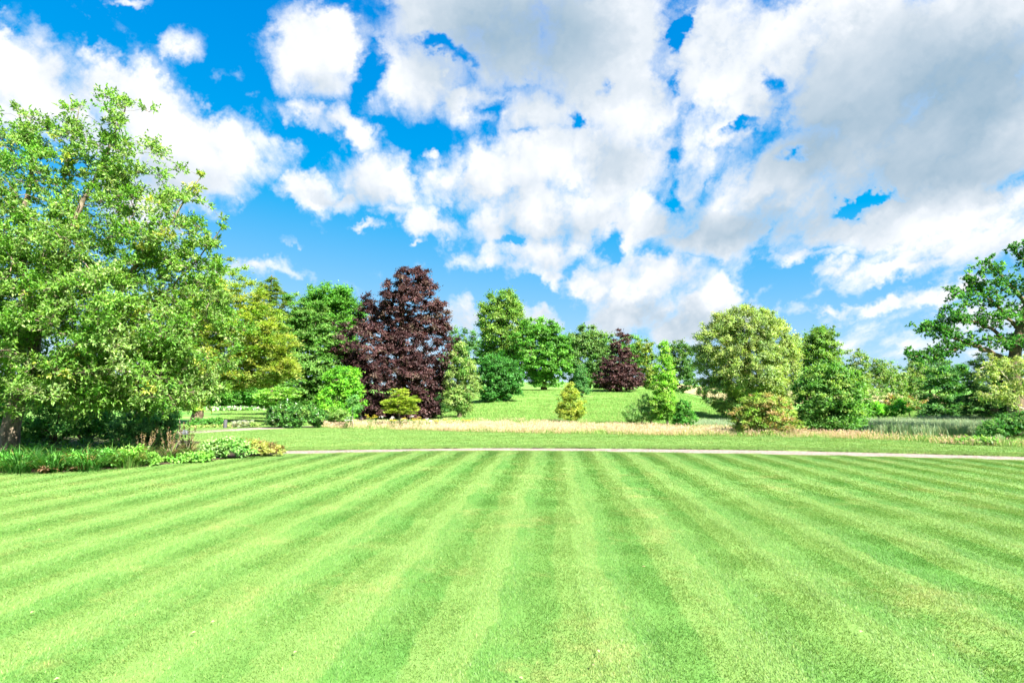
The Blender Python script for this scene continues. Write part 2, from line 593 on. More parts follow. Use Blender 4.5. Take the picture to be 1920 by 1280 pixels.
def H(x, y):
    x = np.asarray(x, dtype=float)
    y = np.asarray(y, dtype=float)
    az = x / np.maximum(y, 10)
    lat = sstep(-0.16, -0.03, az) * (1 - sstep(0.24, 0.42, az))
    hill = 4.0 * sstep(40, 112, y) * lat
    far = 0.042 * np.maximum(y - 125, 0) * (1 - sstep(330, 600, y) * 0.4)
    dip = -0.55 * np.exp(-(((x - 27) / 9) ** 2 + ((y - 40) / 10) ** 2))
    und = 0.10 * np.sin(x * 0.23 + 1) * np.sin(y * 0.17) * sstep(34, 60, y)
    return hill + far + dip + und


xs = np.unique(np.concatenate([np.linspace(-700, -80, 32), np.linspace(-80, 80, 130), np.linspace(80, 700, 32)]))
ys = np.unique(np.concatenate([np.linspace(-120, 0, 14), np.linspace(0, 140, 130), np.linspace(140, 1500, 60)]))
gx, gy = np.meshgrid(xs, ys)
gz = H(gx, gy) - 0.07
vv = np.stack([gx.ravel(), gy.ravel(), gz.ravel()], 1)
nx, ny = len(xs), len(ys)
ii = (np.arange(ny - 1)[:, None] * nx + np.arange(nx - 1)[None, :]).ravel()
tag(mesh_obj("ground", vv, np.stack([ii, ii + 1, ii + nx + 1, ii + nx], 1), M_GROUND, smooth=True), kind="structure")


def smooth_line(pts, n=60):
    """Catmull-Rom through 2-D/3-D points"""
    p = np.array(pts, dtype=float)
    p = np.vstack([2 * p[0] - p[1], p, 2 * p[-1] - p[-2]])
    out = []
    m = len(p) - 3
    for t in np.linspace(0, m - 1e-6, n):
        i = int(t); f = t - i
        a, b, c, d = p[i:i + 4]
        out.append(0.5 * ((2 * b) + (-a + c) * f + (2 * a - 5 * b + 4 * c - d) * f * f + (-a + 3 * b - 3 * c + d) * f ** 3))
    return np.array(out)


def g2(px, py):
    return gnd(px, py)[:2]


near_edge = smooth_line([(-30, 15.5), (-16, 17.0), g2(530, 851), g2(740, 847), g2(960, 844.5), g2(1310, 849.5), g2(1600, 855), g2(1920, 863), (26, 12.6), (36, 9)], 120)
far_edge = smooth_line([(-31, 17.6), (-16.5, 19.1), g2(530, 842.5), g2(740, 839.5), g2(960, 837.5), g2(1310, 840), g2(1600, 845), g2(1920, 853.5), (27.2, 14.2), (37.6, 10.2)], 120)
rg = np.random.default_rng(5)
near_edge[:, 1] += rg.normal(0, 0.02, 120)
far_edge[:, 1] += rg.normal(0, 0.025, 120)


def slab(name, a, b, zt, zb, mat, kind="structure"):
    """sheet between two polylines of equal length, with a skirt down to zb"""
    n = len(a)
    k = 10
    rows = [np.column_stack([a * (1 - t) + b * t, np.full(n, zt)]) for t in np.linspace(0, 1, k)]
    verts = np.vstack([np.column_stack([a, np.full(n, zb)])] + rows + [np.column_stack([b, np.full(n, zb)])])
    R = k + 2
    i = (np.arange(R - 1)[:, None] * n + np.arange(n - 1)[None, :]).ravel()
    return tag(mesh_obj(name, verts, np.stack([i, i + 1, i + n + 1, i + n], 1), mat), kind=kind)


near_far = near_edge.copy()
near_far[:, 0] = near_far[:, 0] * 1.0
front_line = np.column_stack([np.linspace(-60, 60, 120), np.full(120, -20.0)])
slab("lawn", front_line, near_edge, 0.0, -0.08, M_LAWN)
slab("gravel_path", near_edge - np.array([0, 0.15]), far_edge + np.array([0, 0.15]), -0.045, -0.09, M_GRAVEL)
mead_edge = smooth_line([(-45, 44), (-26, 41), g2(430, 790), g2(560, 797), g2(640, 803), g2(830, 808), g2(960, 811.5), g2(1100, 813.5), g2(1300, 817), g2(1500, 820), g2(1700, 826), g2(1920, 838), (34, 18)], 120)
slab("back_lawn", far_edge, mead_edge, 0.0, -0.08, M_BLAWN)
# the second path at the left
pa = smooth_line([g2(330, 814), g2(390, 810.5), g2(450, 807), g2(520, 803.5), g2(590, 800.5)], 40)
pb = smooth_line([g2(330, 809), g2(390, 806), g2(450, 803), g2(520, 800.5), g2(585, 799)], 40)
slab("garden_path", pa, pb, 0.012, -0.02, M_GRAVEL)
# far straw field
fx = np.linspace(40, 170, 30)
fa = []
for y_ in np.linspace(150, 300, 12):
    fa.append(np.column_stack([fx, np.full(30, y_), H(fx, np.full(30, y_)) + 0.05]))
i = (np.arange(11)[:, None] * 30 + np.arange(29)[None, :]).ravel()
tag(mesh_obj("far_field", np.vstack(fa), np.stack([i, i + 1, i + 31, i + 30], 1), M_STRAWF), kind="structure")
# flower bed soil
bed_front = smooth_line([(-26, 12.0), g2(0, 886), g2(120, 883), g2(230, 877), g2(370, 865), g2(470, 855), g2(530, 850.5)], 60)
bed_back = smooth_line([(-34, 30), (-20, 27), (-16, 26), (-13, 24), g2(340, 836), g2(450, 846), g2(528, 848.5)], 60)
slab("bed_soil", bed_front, bed_back, 0.02, -0.05, M_SOIL)


# ------------------------------------------------------------------ mesh builders for plants
RNG = np.random.default_rng(11)


def unit(v):
    return v / np.maximum(np.linalg.norm(v, axis=-1, keepdims=True), 1e-9)


def leaves_geo(P, D, Nn, L, Wd, col, fold=0.25, tri=False):
    """one folded rhombus per leaf (a plain triangle for the small leaves of far crowns)"""
    D = unit(D)
    if tri:
        S = unit(np.cross(D, Nn)) * Wd[:, None] * 0.5
        n = len(P)
        verts = np.stack([P - S, P + S, P + D * L[:, None]], 1).reshape(-1, 3)
        return verts, np.arange(n * 3).reshape(-1, 3), np.repeat(col, 3, 0)
    S = unit(np.cross(D, Nn))
    U = np.cross(S, D)
    L = L[:, None]; Wd = Wd[:, None]
    base = P
    tip = P + D * L - U * L * 0.12
    mid = P + D * L * 0.48
    a = mid + S * Wd * 0.5 + U * Wd * fold
    b = mid - S * Wd * 0.5 + U * Wd * fold
    n = len(P)
    verts = np.stack([base, a, tip, b], 1).reshape(-1, 3)
    i = np.arange(n) * 4
    faces = np.vstack([np.stack([i, i + 1, i + 2], 1), np.stack([i, i + 2, i + 3], 1)])
    return verts, faces, np.repeat(col, 4, 0)


def sweep(pts, rad, sides=8):
    pts = np.asarray(pts, float)
    n = len(pts)
    T = unit(np.gradient(pts, axis=0))
    up = np.array([0.13, 0.97, 0.2])
    A = unit(np.cross(T, up[None]))
    B = np.cross(T, A)
    th = np.linspace(0, 2 * np.pi, sides, endpoint=False)
    ring = A[:, None] * np.cos(th)[None, :, None] + B[:, None] * np.sin(th)[None, :, None]
    v_ = pts[:, None] + ring * np.asarray(rad)[:, None, None]
    v_ = v_.reshape(-1, 3)
    f = []
    i = np.arange(n - 1)[:, None] * sides
    j = np.arange(sides)[None, :]
    j2 = (j + 1) % sides
    f = np.stack([i + j, i + j2, i + sides + j2, i + sides + j], -1).reshape(-1, 4)
    return v_, f


def frusta(A, B, ra, rb, sides=4):
    n = len(A)
    T = unit(B - A)
    up = np.where(np.abs(T[:, 2:3]) > 0.9, np.array([[1.0, 0, 0]]), np.array([[0, 0, 1.0]]))
    X = unit(np.cross(T, up))
    Yv = np.cross(T, X)
    th = np.linspace(0, 2 * np.pi, sides, endpoint=False)
    ring = X[:, None] * np.cos(th)[None, :, None] + Yv[:, None] * np.sin(th)[None, :, None]
    va = A[:, None] + ring * ra[:, None, None]
    vb = B[:, None] + ring * rb[:, None, None]
    v_ = np.concatenate([va, vb], 1).reshape(-1, 3)
    i = np.arange(n)[:, None] * (2 * sides)
    j = np.arange(sides)[None, :]
    j2 = (j + 1) % sides
    f = np.stack([i + j, i + j2, i + sides + j2, i + sides + j], -1).reshape(-1, 4)
    return v_, f


def pick_cols(rng, cols, n):
    c = np.array([k[0] for k in cols], float)
    w = np.array([k[1] for k in cols], float)
    return c[rng.choice(len(c), n, p=w / w.sum())]


def rand_dir(rng, n):
    return unit(rng.normal(size=(n, 3)))


TREE_SEED = [100]
LEAF_GAIN = np.array([1.38, 1.46, 1.32])
LEAF_SCALE = 0.78


def tree(name, label, cat, Y, bx, lobes, clump, leaf, cols, style='broad', dens=1.0, fill=1.0, trunk_r=0.2, trunk_top=None,
         trunk_pts=None, guides=(), mat=None, bark=None, deep=0.85, group=None, twigs=False, inner=0.45, droop=0.0, base_z=None,
         flat=0.7, strand=0.0, min_py=None, stems=1, jit=0.22, lumpy=1.0, skeleton=True):
    """lobes: (px, py, rx, ry[, dy]) ellipsoids of foliage at depth Y; clump: clump radius in photo pixels; leaf: (length, width) in pixels"""
    TREE_SEED[0] += 1
    rng = np.random.default_rng(TREE_SEED[0])
    mat = mat or M_LEAF
    bark = bark or M_BARK
    s = Y / F
    x0 = at(bx, 700, Y)[0]
    z0 = float(H(x0, Y)) - 0.05 if base_z is None else base_z
    root = empty(name, (x0, Y, z0))
    tag(root, label, cat, group)
    R = clump * s * (0.86 if Y > 25 else 1.0)
    C, CR, CD = [], [], []
    for lb in lobes:
        px, py, rx, ry = lb[:4]
        if Y > 60:
            rx, ry = rx * 1.09, ry * 1.07
        c = at(px, py, Y)
        ddy = lb[4] * s if len(lb) > 4 else 0.0
        c = c + np.array([0, ddy, 0])
        a, b = rx * s, ry * s
        d = a * deep
        area = 4 * np.pi * (((a * b) ** 1.6 + (a * d) ** 1.6 + (b * d) ** 1.6) / 3) ** (1 / 1.6)
        n = max(3, int(fill * (lb[5] if len(lb) > 5 else 1.0) * 1.15 * area / (np.pi * R * R)))
        dr = rand_dir(rng, n)
        dr = dr[(dr[:, 1] < 0.35) | (rng.random(n) < 0.55)]
        n = len(dr)
        kk = rng.normal(0, 2.2, (5, 3)); ph_ = rng.uniform(0, 6.28, 5)
        lump = 1 + 0.085 * lumpy * np.sin(dr @ kk.T + ph_).sum(1)
        rho = inner + (1 - inner) * rng.random(n) ** 0.45
        a2, b2, d2 = max(a - R * 0.25, a * 0.5), max(b - R * 0.2, b * 0.5), max(d - R * 0.25, d * 0.5)
        p = c + dr * (rho * lump)[:, None] * np.array([a2, d2, b2]) + rng.normal(0, 0.22 * R, (n, 3))
        C.append(p)
        CR.append(R * rng.uniform(0.5, 1.4, n))
        CD.append(unit(dr * np.array([1 / a2, 1 / d2, 1 / b2])))
    for gl in guides:
        gp = smooth_line([at(px, py, Y) + np.array([0, (d_[0] if d_ else 0.0) * s, 0]) for px, py, *d_ in gl['p']], 24)[9:]
        k = gl.get('n', 2)
        gp = np.repeat(gp, k, 0)
        C.append(gp + rng.normal(0, 0.45 * R, gp.shape) * (np.arange(len(gp)) < len(gp) - k)[:, None])
        CR.append(R * rng.uniform(0.4, 0.8, len(gp)))
        CD.append(unit(np.gradient(gp, axis=0) + rng.normal(0, .05, gp.shape)))
    C = np.vstack(C); CR = np.concatenate(CR); CD = np.vstack(CD)
    keep = C[:, 2] > H(C[:, 0], C[:, 1]) + CR * 0.3
    C, CR, CD = C[keep], CR[keep], CD[keep]
    n = len(C)
    # ---- wood
    top_py = trunk_top if trunk_top is not None else min(l[1] for l in lobes)
    if trunk_pts is not None:
        tp = smooth_line([at(px, py, Y) + np.array([0, (d_[0] if d_ else 0) * s, 0]) for px, py, *d_ in trunk_pts], 12)
        tp[0, 2] = z0
    else:
        t1 = at(bx + rng.normal(0, 4), top_py, Y)
        tp = np.linspace([x0, Y, z0], t1, 9)
        tp[1:-1, :2] += rng.normal(0, 0.02 * (t1[2] - z0) * 0.5, (7, 2))
        tp = smooth_line(tp, 14)
    tr = trunk_r * np.linspace(1, 0.22, len(tp)) ** 0.9
    tr[0] *= 1.35
    if len(tr) > 1: tr[1] *= 1.08
    if skeleton:
        v_, f_ = sweep(tp, tr, 10 if s < 0.04 else 7)
        mesh_obj("trunk", v_, f_, bark, root, smooth=True)
        for k in range(1, stems):
            an = rng.uniform(0, 6.28)
            off = np.array([math.cos(an), math.sin(an), 0]) * rng.uniform(0.5, 1.0) * (lobes[0][2] * s * 0.45)
            q_ = tp.copy()
            q_ += off[None] * np.linspace(0.1, 1.0, len(tp))[:, None]
            v_, f_ = sweep(q_, tr * rng.uniform(0.5, 0.8), 6)
            mesh_obj("stem", v_, f_, bark, root, smooth=True)
    nodes = [tp[3:]]
    nrad = [tr[3:]]
    for gl in guides:
        gp = [at(px, py, Y) + np.array([0, (d_[0] if d_ else 0.0) * s, 0]) for px, py, *d_ in gl['p']]
        gp = smooth_line(gp, max(10, 5 * len(gp)))
        wob = rng.normal(0, gl.get('wob', 1.2) * s, gp.shape)
        wob[0] = 0
        gp = gp + wob
        gr = np.linspace(gl['r'][0], gl['r'][1], len(gp))
        v_, f_ = sweep(gp, gr, 8)
        mesh_obj("limb", v_, f_, bark, root, smooth=True)
        nodes.append(gp[2:]); nrad.append(gr[2:])
    if skeleton:
        nodes = np.vstack(nodes)
        npar_rad = np.concatenate(nrad)
        axis_d = np.array([np.min(np.linalg.norm(nodes - c, axis=1)) for c in C])
        order = np.argsort(axis_d)
        cap = len(nodes) + 3 * n
        ND = np.zeros((cap, 3)); ND[:len(nodes)] = nodes
        PAR = -np.ones(cap, int); CNT = np.zeros(cap)
        m = len(nodes); m0 = m
        tipidx = np.zeros(n, int)
        for ci in order:
            c = C[ci]
            dv = ND[:m] - c
            cost = np.linalg.norm(dv, axis=1) + 0.7 * np.maximum(dv[:, 2], 0)
            p = int(np.argmin(cost))
            a = ND[p]
            ln = np.linalg.norm(c - a)
            prev = p
            for t in (0.35, 0.7, 1.0):
                q_ = a * (1 - t) + c * t
                if t < 1:
                    q_ = q_ + rng.normal(0, 0.06 * ln, 3) + np.array([0, 0, 0.10 * ln * (1 if droop >= 0 else -1)])
                ND[m] = q_; PAR[m] = prev; prev = m; m += 1
            tipidx[ci] = m - 1
            CNT[m - 1] += 1
        for k in range(m - 1, m0 - 1, -1):
            CNT[PAR[k]] += CNT[k]
        rt = max(0.0035, 0.16 * s) if twigs else max(0.004, 0.22 * s)
        rad = np.minimum(rt * np.sqrt(np.maximum(CNT, 1)) * 1.1, trunk_r * 0.5)
        seg = np.arange(m0, m)
        pr = PAR[seg]
        ra = np.where(pr >= m0, np.minimum(rad[pr], rad[seg] * 1.35), rad[seg] * 1.3)
        v_, f_ = frusta(ND[pr], ND[seg], ra, rad[seg] * 0.95, 5 if Y < 35 else 3)
        tv, tf = [v_], [f_]
    # ---- leaves
    ll, lw = leaf[0] * s * LEAF_SCALE, leaf[1] * s * LEAF_SCALE
    la = ll * lw * 0.5
    ccol = pick_cols(rng, cols, n)
    ccol = ccol * (1 + rng.normal(0, jit * 0.6, (n, 1)))
    LP, LD, LN, LC = [], [], [], []
    if style in ('broad', 'spray', 'needle', 'conifer'):
        fl = {'broad': min(1.0, flat * 1.2), 'spray': 0.35, 'needle': 0.75, 'conifer': 0.45}[style]
        per = np.maximum(6, (dens * 2.3 * np.pi * CR ** 2 / la * rng.uniform(0.7, 1.3, n))).astype(int)
        if twigs:
            ntw = np.maximum(3, per // 9)
            idx = np.repeat(np.arange(n), ntw)
            td = unit(rand_dir(rng, len(idx)) * np.array([1, 1, 0.8]) + CD[idx] * 0.55 + np.array([0, 0, 0.30 - droop]))
            tl = CR[idx] * rng.uniform(0.55, 1.25, len(idx))
            A = C[idx]
            tipp = A + td * tl[:, None]
            v_, f_ = frusta(A, tipp, np.full(len(idx), rt), np.full(len(idx), rt * 0.45), 3)
            tv.append(v_); tf.append(f_)
            k = 9
            id2 = np.repeat(np.arange(len(idx)), k)
            tt = rng.uniform(0.35, 1.05, len(id2))
            pos = A[id2] + td[id2] * (tl[id2] * tt)[:, None]
            dd = unit(td[id2] * 0.7 + rand_dir(rng, len(id2)) * 0.9)
            nn = unit(rand_dir(rng, len(id2)) * 0.75 + np.array([0, 0, 0.9]))
            LP.append(pos); LD.append(dd); LN.append(nn)
            LC.append(ccol[idx[id2]])
        else:
            idx = np.repeat(np.arange(n), per)
            dr = rand_dir(rng, len(idx))
            dr[:, 2] = np.where(dr[:, 2] < -0.35, -dr[:, 2], dr[:, 2])
            rho = np.minimum(np.abs(rng.normal(0, 0.62, len(idx))), 1.5)
            off = dr * (CR[idx] * rho)[:, None] * np.array([1, 1, fl])
            if style in ('spray', 'conifer'):
                r_h = np.hypot(off[:, 0], off[:, 1])
                off[:, 2] -= droop * r_h
            else:
                off[:, 2] -= droop * CR[idx] * rho ** 2 * 0.6
            pos = C[idx] + off
            o2 = unit(off + 1e-6)
            if style in ('spray', 'needle', 'conifer'):
                dd = unit(o2 * np.array([1, 1, 0.4]) + CD[idx] * 0.6 * np.array([1, 1, 0.3]) + rand_dir(rng, len(idx)) * 0.5 + np.array([0, 0, 0.1 - 0.35 * droop]))
            else:
                dd = unit(o2 * 0.6 + rand_dir(rng, len(idx)) * 0.8 + np.array([0, 0, -0.15 - droop * 0.4]))
            nn = unit(o2 * 0.8 + CD[idx] * 0.4 + np.array([0, 0, 0.7]) + rand_dir(rng, len(idx)) * 0.55)
            LP.append(pos); LD.append(dd); LN.append(nn); LC.append(ccol[idx])
    elif style == 'weep':
        per = np.maximum(4, (dens * 2.3 * np.pi * CR ** 2 / la / 10)).astype(int)
        idx = np.repeat(np.arange(n), per)
        m_ = len(idx)
        dr = rand_dir(rng, m_)
        dr[:, 2] = np.abs(dr[:, 2])
        st = C[idx] + dr * (CR[idx] * rng.random(m_) ** 0.4)[:, None] * np.array([1, 1, 0.75])
        out = unit((dr + CD[idx]) * np.array([1, 1, 0]) + 1e-6)
        ln = strand * s * rng.uniform(0.5, 1.3, m_)
        k = 10
        id2 = np.repeat(np.arange(m_), k)
        tt = rng.random(len(id2))
        pos = st[id2] + out[id2] * (ln[id2] * 0.35 * np.sqrt(tt))[:, None]
        pos[:, 2] -= ln[id2] * tt ** 1.3
        pos += rng.normal(0, 0.25 * ll, pos.shape)
        dd = unit(out[id2] * (0.7 - 0.5 * tt)[:, None] + rand_dir(rng, len(id2)) * 0.55 + np.array([0, 0, -0.75]) * tt[:, None])
        nn = unit(out[id2] * 0.8 + rand_dir(rng, len(id2)) * 0.7 + np.array([0, 0, 0.5]))
        LP.append(pos); LD.append(dd); LN.append(nn); LC.append(ccol[idx][id2])
    LP = np.vstack(LP); LD = np.vstack(LD); LN = np.vstack(LN); LC = np.vstack(LC)
    gl_ = H(LP[:, 0], LP[:, 1])
    ok = LP[:, 2] > gl_ + 0.03
    if min_py is not None:
        ok &= LP[:, 2] > at(bx, min_py, Y)[2]
    LP, LD, LN, LC = LP[ok], LD[ok], LN[ok], LC[ok]
    k = len(LP)
    LC = np.clip(LC * LEAF_GAIN * (1 + rng.normal(0, jit, (k, 1))) * (1 + rng.normal(0, 0.06, (k, 3))), 0.002, 0.75)
    v_, f_, c_ = leaves_geo(LP, LD, LN, ll * rng.uniform(0.7, 1.25, k), lw * rng.uniform(0.75, 1.2, k), LC, tri=Y > 19)
    if skeleton:
        o = mesh_obj("twig_work", np.vstack(tv), np.vstack([f for f in tf if f.shape[1] == 4][:1]), bark, root) if len(tv) == 1 else None
        if o is None:
            off = 0; V2 = []; F2 = []
            for a_, b_ in zip(tv, tf):
                V2.append(a_); F2.append(b_ + off); off += len(a_)
            o = mesh_obj("twig_work", np.vstack(V2), np.vstack(F2), bark, root)
        o["kind"] = "stuff"
    o = mesh_obj("crown", v_, f_, mat, root, col=c_)
    o["kind"] = "stuff"
    STATS.append((name, len(f_)))
    return root


STATS = []
# ==PLANTS==
# ------------------------------------------------------------------ grass: instanced tufts on point meshes
def blade_tuft(name, n, size, hmin, hmax, width, lean, seed, mat, cols, seg=1, spread=0.35, head=0.0, headcol=None, soft=False):
    """a patch of blades; lean = (x, y) of the common lean"""
    r = np.random.default_rng(seed)
    if soft:
        p = np.column_stack([r.uniform(-0.25, 0.25, n) + r.normal(0, 0.03, n), r.uniform(-0.25, 0.25, n) + r.uniform(-0.25, 0.25, n), np.zeros(n)])
    else:
        p = np.column_stack([r.uniform(-size / 2, size / 2, n), r.uniform(-size / 2, size / 2, n), np.zeros(n)])
    h = r.uniform(hmin, hmax, n)
    ln = np.array([lean[0], lean[1], 0.0]) + np.column_stack([r.normal(0, spread, n), r.normal(0, spread, n), np.zeros(n)])
    an = r.uniform(0, np.pi, n)
    side = np.column_stack([np.cos(an), np.sin(an), np.zeros(n)]) * (width / 2 * r.uniform(0.7, 1.3, n))[:, None]
    c = pick_cols(r, cols, n) * (1 + r.normal(0, 0.14, (n, 1)))
    V, Fc, Cc = [], [], []
    off = 0
    for k in range(seg):
        t0, t1 = k / seg, (k + 1) / seg
        q0 = p + (ln * (t0 ** 2) + np.array([0, 0, 1]) * t0) * h[:, None]
        q1 = p + (ln * (t1 ** 2) + np.array([0, 0, 1]) * t1) * h[:, None]
        w0, w1 = 1 - 0.6 * t0, (1 - 0.6 * t1) if k < seg - 1 else 0.0
        if w1 > 0:
            V.append(np.stack([q0 - side * w0, q0 + side * w0, q1 + side * w1, q1 - side * w1], 1).reshape(-1, 3))
            i = np.arange(n) * 4 + off
            Fc += [np.stack([i, i + 1, i + 2], 1), np.stack([i, i + 2, i + 3], 1)]
            Cc.append(np.repeat(c, 4, 0)); off += n * 4
        else:
            V.append(np.stack([q0 - side * w0, q0 + side * w0, q1], 1).reshape(-1, 3))
            i = np.arange(n) * 3 + off
            Fc.append(np.stack([i, i + 1, i + 2], 1))
            Cc.append(np.repeat(c, 3, 0)); off += n * 3
    if head > 0:
        m = n // 2
        tip = (p + (ln + np.array([0, 0, 1])) * h[:, None])[:m]
        dd = unit(ln[:m] * 1.5 + np.array([0, 0, 1.0]))
        hc = pick_cols(r, headcol, m)
        for rot in (0, 1):
            nn = unit(np.column_stack([np.cos(an[:m] + rot * 1.57), np.sin(an[:m] + rot * 1.57), np.zeros(m)]))
            v_, f_, c_ = leaves_geo(tip - dd * head * 0.6, dd, nn, np.full(m, head) * r.uniform(0.7, 1.3, m), np.full(m, head * 0.22), hc, 0.0)
            V.append(v_); Fc.append(f_ + off); Cc.append(c_); off += len(v_)
    return mesh_obj(name, np.vstack(V), np.vstack(Fc), mat, col=np.clip(np.vstack(Cc), 0.002, 2.0), link=False)


def scatter(name, pts, rotz, scl, pick, variants, mat):
    """one stuff object: a point mesh whose points carry instanced tufts"""
    me = bpy.data.meshes.new(name)
    me.vertices.add(len(pts))
    me.vertices.foreach_set("co", np.asarray(pts, np.float32).ravel())
    for nm, ty, arr in (("rotz", 'FLOAT', rotz), ("scl", 'FLOAT', scl), ("pick", 'INT', pick)):
        at_ = me.attributes.new(nm, ty, 'POINT')
        at_.data.foreach_set("value", np.asarray(arr, np.float32 if ty == 'FLOAT' else np.int32))
    me.materials.append(mat)
    o = bpy.data.objects.new(name, me)
    COL.objects.link(o)
    ng = bpy.data.node_groups.new(name + "_scatter", 'GeometryNodeTree')
    ng.interface.new_socket("Geometry", in_out='INPUT', socket_type='NodeSocketGeometry')
    ng.interface.new_socket("Geometry", in_out='OUTPUT', socket_type='NodeSocketGeometry')
    N = NT(ng)
    gi = N.new('NodeGroupInput'); go = N.new('NodeGroupOutput')
    join = N.new('GeometryNodeGeometryToInstance')
    for vo in reversed(variants):
        oi = N.new('GeometryNodeObjectInfo')
        oi.inputs[0].default_value = vo
        oi.inputs['As Instance'].default_value = False
        ng.links.new(oi.outputs['Geometry'], join.inputs[0])
    iop = N.new('GeometryNodeInstanceOnPoints')
    ng.links.new(gi.outputs[0], iop.inputs['Points'])
    ng.links.new(join.outputs[0], iop.inputs['Instance'])
    iop.inputs['Pick Instance'].default_value = True

    def attr(nm, ty):
        a_ = N.new('GeometryNodeInputNamedAttribute', data_type=ty)
        a_.inputs[0].default_value = nm
        return a_.outputs[0]
    ng.links.new(attr("pick", 'INT'), iop.inputs['Instance Index'])
    cx = N.new('ShaderNodeCombineXYZ')
    ng.links.new(attr("rotz", 'FLOAT'), cx.inputs[2])
    ng.links.new(cx.outputs[0], iop.inputs['Rotation'])
    ng.links.new(attr("scl", 'FLOAT'), iop.inputs['Scale'])
    ng.links.new(iop.outputs[0], go.inputs[0])
    md = o.modifiers.new("scatter", 'NODES')
    md.node_group = ng
    return o


# mown lawn: rows of turf squares that follow the mower, each row leaning the way it was cut
GT = [((1.0, 1.0, 1.0), 7), ((0.82, 0.93, 0.8), 2), ((1.25, 1.12, 1.1), 2), ((1.8, 1.25, 1.5), 0.35), ((0.6, 0.75, 0.6), 1.0)]
turf = [blade_tuft("turf_square", 2200, 0.54, 0.010, 0.021, 0.0048, (0.0, 0.45), 40 + k, M_LAWNB, GT, seg=1, spread=0.5, soft=True) for k in range(4)]
turf_far = [blade_tuft("turf_square", 800, 0.54, 0.010, 0.022, 0.011, (0.0, 0.45), 50 + k, M_LAWNB, GT, seg=1, spread=0.5, soft=True) for k in range(3)]
pts, rz, sl, pk = [], [], [], []
pts2, rz2, sl2, pk2 = [], [], [], []
r = np.random.default_rng(3)
near_y = lambda x: np.interp(x, near_edge[:, 0], near_edge[:, 1])
bed_y = lambda x: np.interp(x, bed_front[:, 0], bed_front[:, 1], right=99)
for row in range(-64, 64):
    sc0 = -0.01 + 0.5 * row          # row centre
    for yy in np.arange(1.5, 22, 0.5):
        x_ = sc0 + STRIPE_T * yy
        if abs(x_) > 0.98 * yy + 1.2 or yy > min(near_y(x_), bed_y(x_)) - 0.06:
            continue
        darkrow = row % 2 == 0
        a_ = -math.atan(STRIPE_T) + (math.pi if darkrow else 0.0) + r.normal(0, 0.10)
        L = (pts, rz, sl, pk) if yy < 10.5 else (pts2, rz2, sl2, pk2)
        L[0].append((x_ + r.normal(0, .03), yy + r.uniform(-.12, .12), 0.0)); L[1].append(a_); L[2].append(r.uniform(0.95, 1.12)); L[3].append(r.integers(0, 4 if yy < 10.5 else 3))
for k in range(900):                 # grass creeping over the edge of the gravel
    x_ = r.uniform(-9, 24)
    pts2.append((x_, near_y(x_) - 0.20 + r.normal(0, 0.05), 0.0)); rz2.append(math.pi / 2 + r.normal(0, 0.15)); sl2.append(r.uniform(0.45, 0.7)); pk2.append(r.integers(0, 3))
tag(scatter("lawn_grass", pts, rz, sl, pk, turf, M_LAWNB), "short striped mown grass blades of the near lawn", "grass", kind="stuff")
tag(scatter("lawn_edge_grass", pts2, rz2, sl2, pk2, turf_far, M_LAWNB), "mown grass blades of the lawn towards the gravel path", "grass", kind="stuff")
# back lawn
btuft = [blade_tuft("turf_square", 420, 0.9, 0.015, 0.04, 0.018, (0.15, 0.1), 60 + k, M_BLAWNB, GT, seg=1, spread=0.5) for k in range(3)]
bp = []
far_y = lambda x: np.interp(x, far_edge[:, 0], far_edge[:, 1])
mead_y = lambda x: np.interp(x, mead_edge[:, 0], mead_edge[:, 1])
for x_ in np.arange(-34, 34, 0.72):
    for yy in np.arange(14, 44, 0.72):
        if abs(x_) > 0.95 * yy + 1: continue
        if far_y(x_) + 0.32 < yy < mead_y(x_) + 0.3:
            g_ = np.interp(x_, pa[:, 0], pa[:, 1], left=-9, right=-9); h_ = np.interp(x_, pb[:, 0], pb[:, 1], left=-9, right=-9)
            if g_ > 0 and g_ - 0.3 < yy < h_ + 0.3: continue
            bp.append((x_ + r.normal(0, .1), yy + r.normal(0, .1), 0.0))
# ragged turf edge along the far side of the path
for k in range(0, 700):
    x_ = r.uniform(-12, 24)
    bp.append((x_, far_y(x_) + 0.35 + abs(r.normal(0, 0.05)), 0.0))
nb = len(bp)
tag(scatter("back_lawn_grass", bp, r.uniform(0, 6.28, nb), r.uniform(0.8, 1.2, nb), r.integers(0, 3, nb), btuft, M_BLAWNB), "mown grass blades of the lawn beyond the gravel path", "grass", kind="stuff")

# meadow of dry seed grass
STRAW = [((0.50, 0.39, 0.20), 4), ((0.56, 0.40, 0.27), 3), ((0.40, 0.36, 0.13), 2), ((0.17, 0.28, 0.07), 5.0)]
HEADC = [((0.64, 0.46, 0.36), 3), ((0.66, 0.53, 0.32), 3), ((0.46, 0.34, 0.23), 1)]
M_MEADOW = leaf_mat("meadow_grass", 0.7, 0.1, 0.35, (1.1, 1.05, 0.7))
mv = [blade_tuft("meadow_tuft", 60, 0.7, 0.13, 0.36, 0.014, (0.1, 0.0), 70 + k, M_MEADOW, STRAW, seg=2, spread=0.25, head=0.10, headcol=HEADC) for k in range(4)]
GREENG = [((0.135, 0.285, 0.055), 4), ((0.19, 0.33, 0.08), 3), ((0.30, 0.33, 0.12), 1.3)]
mg = [blade_tuft("meadow_tuft", 60, 0.7, 0.10, 0.36, 0.018, (0.1, 0.0), 80 + k, M_MEADOW, GREENG, seg=2, spread=0.35) for k in range(3)]
mp, mpk, msc = [], [], []
